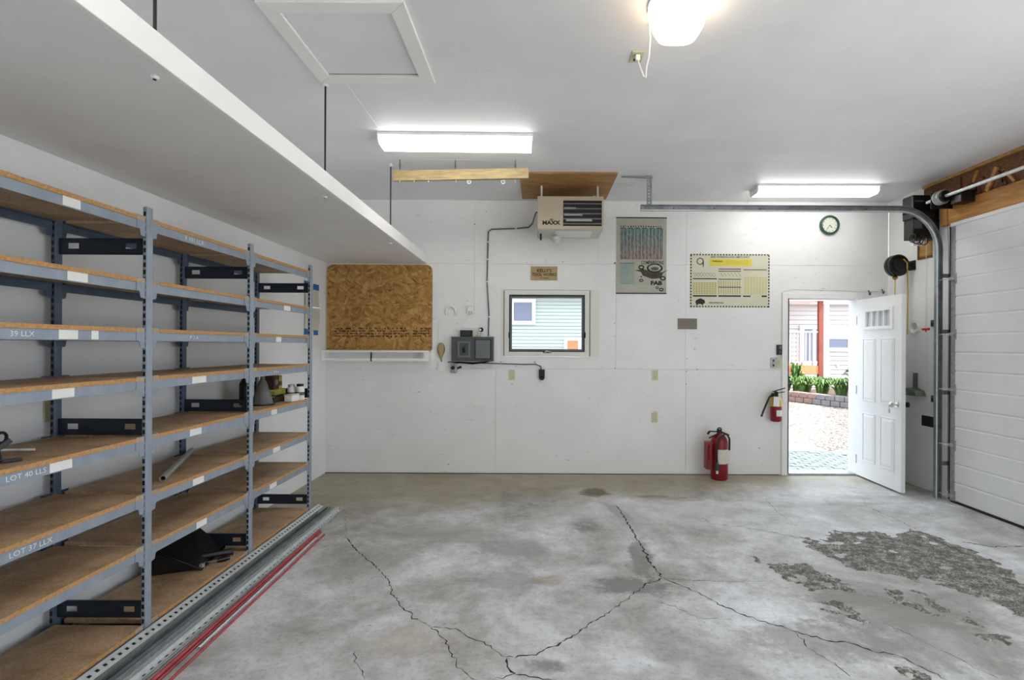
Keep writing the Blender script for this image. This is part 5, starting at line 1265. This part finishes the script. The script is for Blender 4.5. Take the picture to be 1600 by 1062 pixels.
# stone border
bs_ = thing('stone_border', 'low curved border of stone blocks in front of the planting bed', 'border', (7.5, 14.6, GZ))
A_, C_ = onz(1200, 622, GZ), onz(1350, 640, GZ); n = 11
for i in range(n):
    for row in range(2):
        t = (i + (.5 if row else 0)) / n; p = A_.lerp(C_, t); p2 = A_.lerp(C_, t + .93 / n); d = (p2 - p)
        MB().obox((p.x, p.y + .02 * row, GZ + .075 + .15 * row), (p2.x, p2.y + .02 * row, GZ + .075 + .15 * row), .28, .145).build('stone_block', 'stone_pink' if i < 6 else 'stone_grey', bs_, bevel=.02)
nv = (C_ - A_).normalized(); nv = Vector((-nv.y, nv.x, 0))
tag(MB().add([A_ + nv * .1 + Vector((0, 0, .2)), C_ + nv * .1 + Vector((0, 0, .2)), C_ + nv * 3 + Vector((0, 0, .25)), A_ + nv * 3 + Vector((0, 0, .25)), A_ + nv * .1, C_ + nv * .1, C_ + nv * 3, A_ + nv * 3], [(0, 1, 2, 3), (0, 4, 5, 1), (1, 5, 6, 2), (2, 6, 7, 3), (3, 7, 4, 0)]).build('planting_bed', 'soil'), 'dark soil of the planting bed', 'bed', kind='structure')
def plant(c, h, n, spread, mt, lab, name, g, wid=.03):
    m = MB()
    for _ in range(n):
        a = rnd.uniform(0, 6.28); L = h * rnd.uniform(.6, 1.1); d = Vector((math.cos(a), math.sin(a), 0)); s = Vector((-d.y, d.x, 0)); b = Vector(c) + d * rnd.uniform(0, spread * .4)
        lean = rnd.uniform(.2, 1) * spread; P_ = [b, b + d * lean * .3 + Vector((0, 0, L * .6)), b + d * lean * .8 + Vector((0, 0, L * .9)), b + d * lean * 1.3 + Vector((0, 0, L * .72))]
        ws = [wid * .5, wid, wid * .8, .002]
        m.add(sum([[p_ + s * w, p_ - s * w] for p_, w in zip(P_, ws)], []), [(2 * i, 2 * i + 1, 2 * i + 3, 2 * i + 2) for i in range(3)])
    o = thing(name, lab, 'plant', c, g); tag(m.build('leaves', mt, o), kind='stuff'); MB().tube([Vector(c) - Vector((0, 0, .03)), Vector(c) + Vector((0, 0, h * .3))], .012, 6).build('stem', mt, o)
for i in range(8):
    p = A_.lerp(C_, .10 + i * .097) + nv * (.42 + .50 * (i % 2)); plant((p.x, p.y, GZ + .2), .55, 110, .26, 'leaf', 'leafy green lily clump in the bed behind the stone border', 'lily_clump', 'lily clumps in the bed')
p = A_.lerp(C_, .93) + nv * .35; plant((p.x, p.y, GZ + .2), .95, 260, .42, 'leaf_bush', 'taller bushy green shrub at the end of the stone border', 'shrub', None, .035)
p = at(1243, 600, 17.1); plant((p.x, 17.1, GZ + .2), .95, 50, .22, 'leaf', 'tall light green plant standing in front of the deck', 'tall_plant', None, .03)

def siding(x0, x1, y, z0, z1, lap, name, mt, parent):
    m = MB(); zz = z0; vs_ = []; fs = []
    while zz < z1 - 1e-6:
        t = min(zz + lap, z1); k = len(vs_); g = zz + lap * .16
        vs_ += [(x0, y - .045, g), (x1, y - .045, g), (x1, y - .03, t), (x0, y - .03, t), (x0, y, g), (x1, y, g), (x0, y, zz), (x1, y, zz), (x0, y - .03, zz), (x1, y - .03, zz)]
        fs += [(k, k + 1, k + 2, k + 3), (k + 4, k + 5, k + 1, k), (k + 6, k + 7, k + 5, k + 4), (k + 8, k + 9, k + 7, k + 6)]; zz = t
    m.add(vs_, fs); return m.build(name, mt, parent)
# house seen through the window
HA = 15.0
ha = thing('neighbour_house', 'mint green sided house outside the small window', 'house', (.3, HA, GZ))
B(-4, 4.2, HA, HA + 5, GZ - .05, 2.84).build('wall', 'siding_mint', ha); tag(siding(-4, 4.2, HA - .001, GZ, 2.82, .098, 'lap_siding', 'siding_mint', ha), kind='stuff')
B(-4.3, 4.5, HA - .45, HA + 5, 2.84, 2.96).build('eave', 'ext_white', ha); MB().prism([(HA - .5, 2.96), (HA + 5.4, 2.96), (HA + 2.5, 4.4)], 'x', -4.4, 4.6).build('roof', 'roof_grey', ha)
def ext_window(px0, py0, px1, py1, Y, parent, mt='ext_glass', fw=.1, extra=None):
    a, b = at(px0, py1, Y), at(px1, py0, Y)
    f = cut_boxes(MB(), a.x, b.x, a.z, b.z, Y - .06, Y - .002, [(a.x + fw, b.x - fw, a.z + fw, b.z - fw)]).build('window_frame', 'ext_white', parent)
    B(a.x + fw, b.x - fw, Y - .03, Y - .025, a.z + fw, b.z - fw).build('pane', mt, f); return f, a, b
ext_window(797, 467, 837, 507, HA - .05, ha)
f, a, b = ext_window(881, 527, 908, 560, HA - .05, ha, 'orange_wood', .09)
# house seen through the door
HB = 19.0
hb_ = thing('sided_house', 'cream sided house with deck beyond the yard', 'house', (9.6, HB, GZ))
B(5.6, 17, HB, HB + 6, GZ - .05, 3.0).build('wall', 'siding_cream', hb_); tag(siding(5.6, 17, HB - .001, GZ, 2.98, .16, 'lap_siding', 'siding_cream', hb_), kind='stuff')
B(5.3, 17.3, HB - .5, HB + 6, 3.0, 3.15).build('eave', 'ext_white', hb_); MB().prism([(HB - .6, 3.15), (HB + 6.5, 3.15), (HB + 3, 4.8)], 'x', 5.2, 17.4).build('roof', 'roof_grey', hb_)
f, a, b = ext_window(1287, 508, 1330, 549, HB - .05, hb_, 'ext_glass', .14)
B(a.x + .14, b.x - .14, HB - .10, HB - .092, (a.z + b.z) / 2 + .02, b.z - .14).build('blind', 'ext_blind', f); B(a.x + .14, b.x - .14, HB - .115, HB - .10, (a.z + b.z) / 2 - .02, (a.z + b.z) / 2 + .02).build('meeting_rail', 'ext_white', f)
f, a, b = ext_window(1249, 508, 1282, 570, HB - .05, hb_, 'ext_glass', .14)
p = at(1307, 572, HB); MB().lathe([(.05, 0), (.05, -.05), (.03, -.06)], (p.x, HB - .04, p.z), 'y', 12).build('vent_cap', 'ext_blind', hb_)
p0 = at(1286, 600, HB - .08); B(p0.x - .0, p0.x + .17, HB - .15, HB - .046, GZ + .3, 3.0).build('downspout', 'ext_white', hb_)
DY = 17.5
dk = thing('wood_deck', 'raised deck with pale railing and reddish post beyond the yard', 'deck', (8.3, DY, GZ))
x1 = at(1281, 560, DY).x; zt = at(1250, 571, DY).z; zf = at(1250, 584, DY).z
B(5.5, x1, DY, HB - .046, zt - .04, zt).build('deck_boards', 'orange_wood', dk); B(5.5, x1, DY - .03, DY, zf, zt).build('fascia', 'orange_wood', dk); 
for x in (6, 7.3, x1 - .5): B(x - .06, x + .06, DY + .1, DY + .22, GZ, zf).build('support_post', 'rail_red', dk)
B(x1 - .06, x1 + .08, DY - .06, DY + .06, GZ, 3.002).build('roof_post', 'rail_red', dk)
B(5.4, x1 + .15, DY - .15, HB - .502, 3.0, 3.15).build('porch_roof', 'ext_white', dk)
zr = at(1250, 517, DY).z; B(5.5, x1 - .07, DY - .02, DY + .05, zr - .05, zr).build('top_rail', 'rail_grey', dk); B(5.5, x1 - .07, DY - .01, DY + .04, zt + .08, zt + .13).build('bottom_rail', 'rail_grey', dk)
x = 5.6
while x < x1 - .1:
    B(x - .02, x + .02, DY, DY + .03, zt + .1, zr - .03).build('baluster', 'rail_grey', dk); x += .13
xp = at(1272, 540, DY).x; B(xp - .05, xp + .05, DY - .03, DY + .06, zt, zr + .05).build('rail_post', 'rail_grey', dk)

# drop the helper property
for o in bpy.data.objects:
    if '_o' in o: del o['_o']
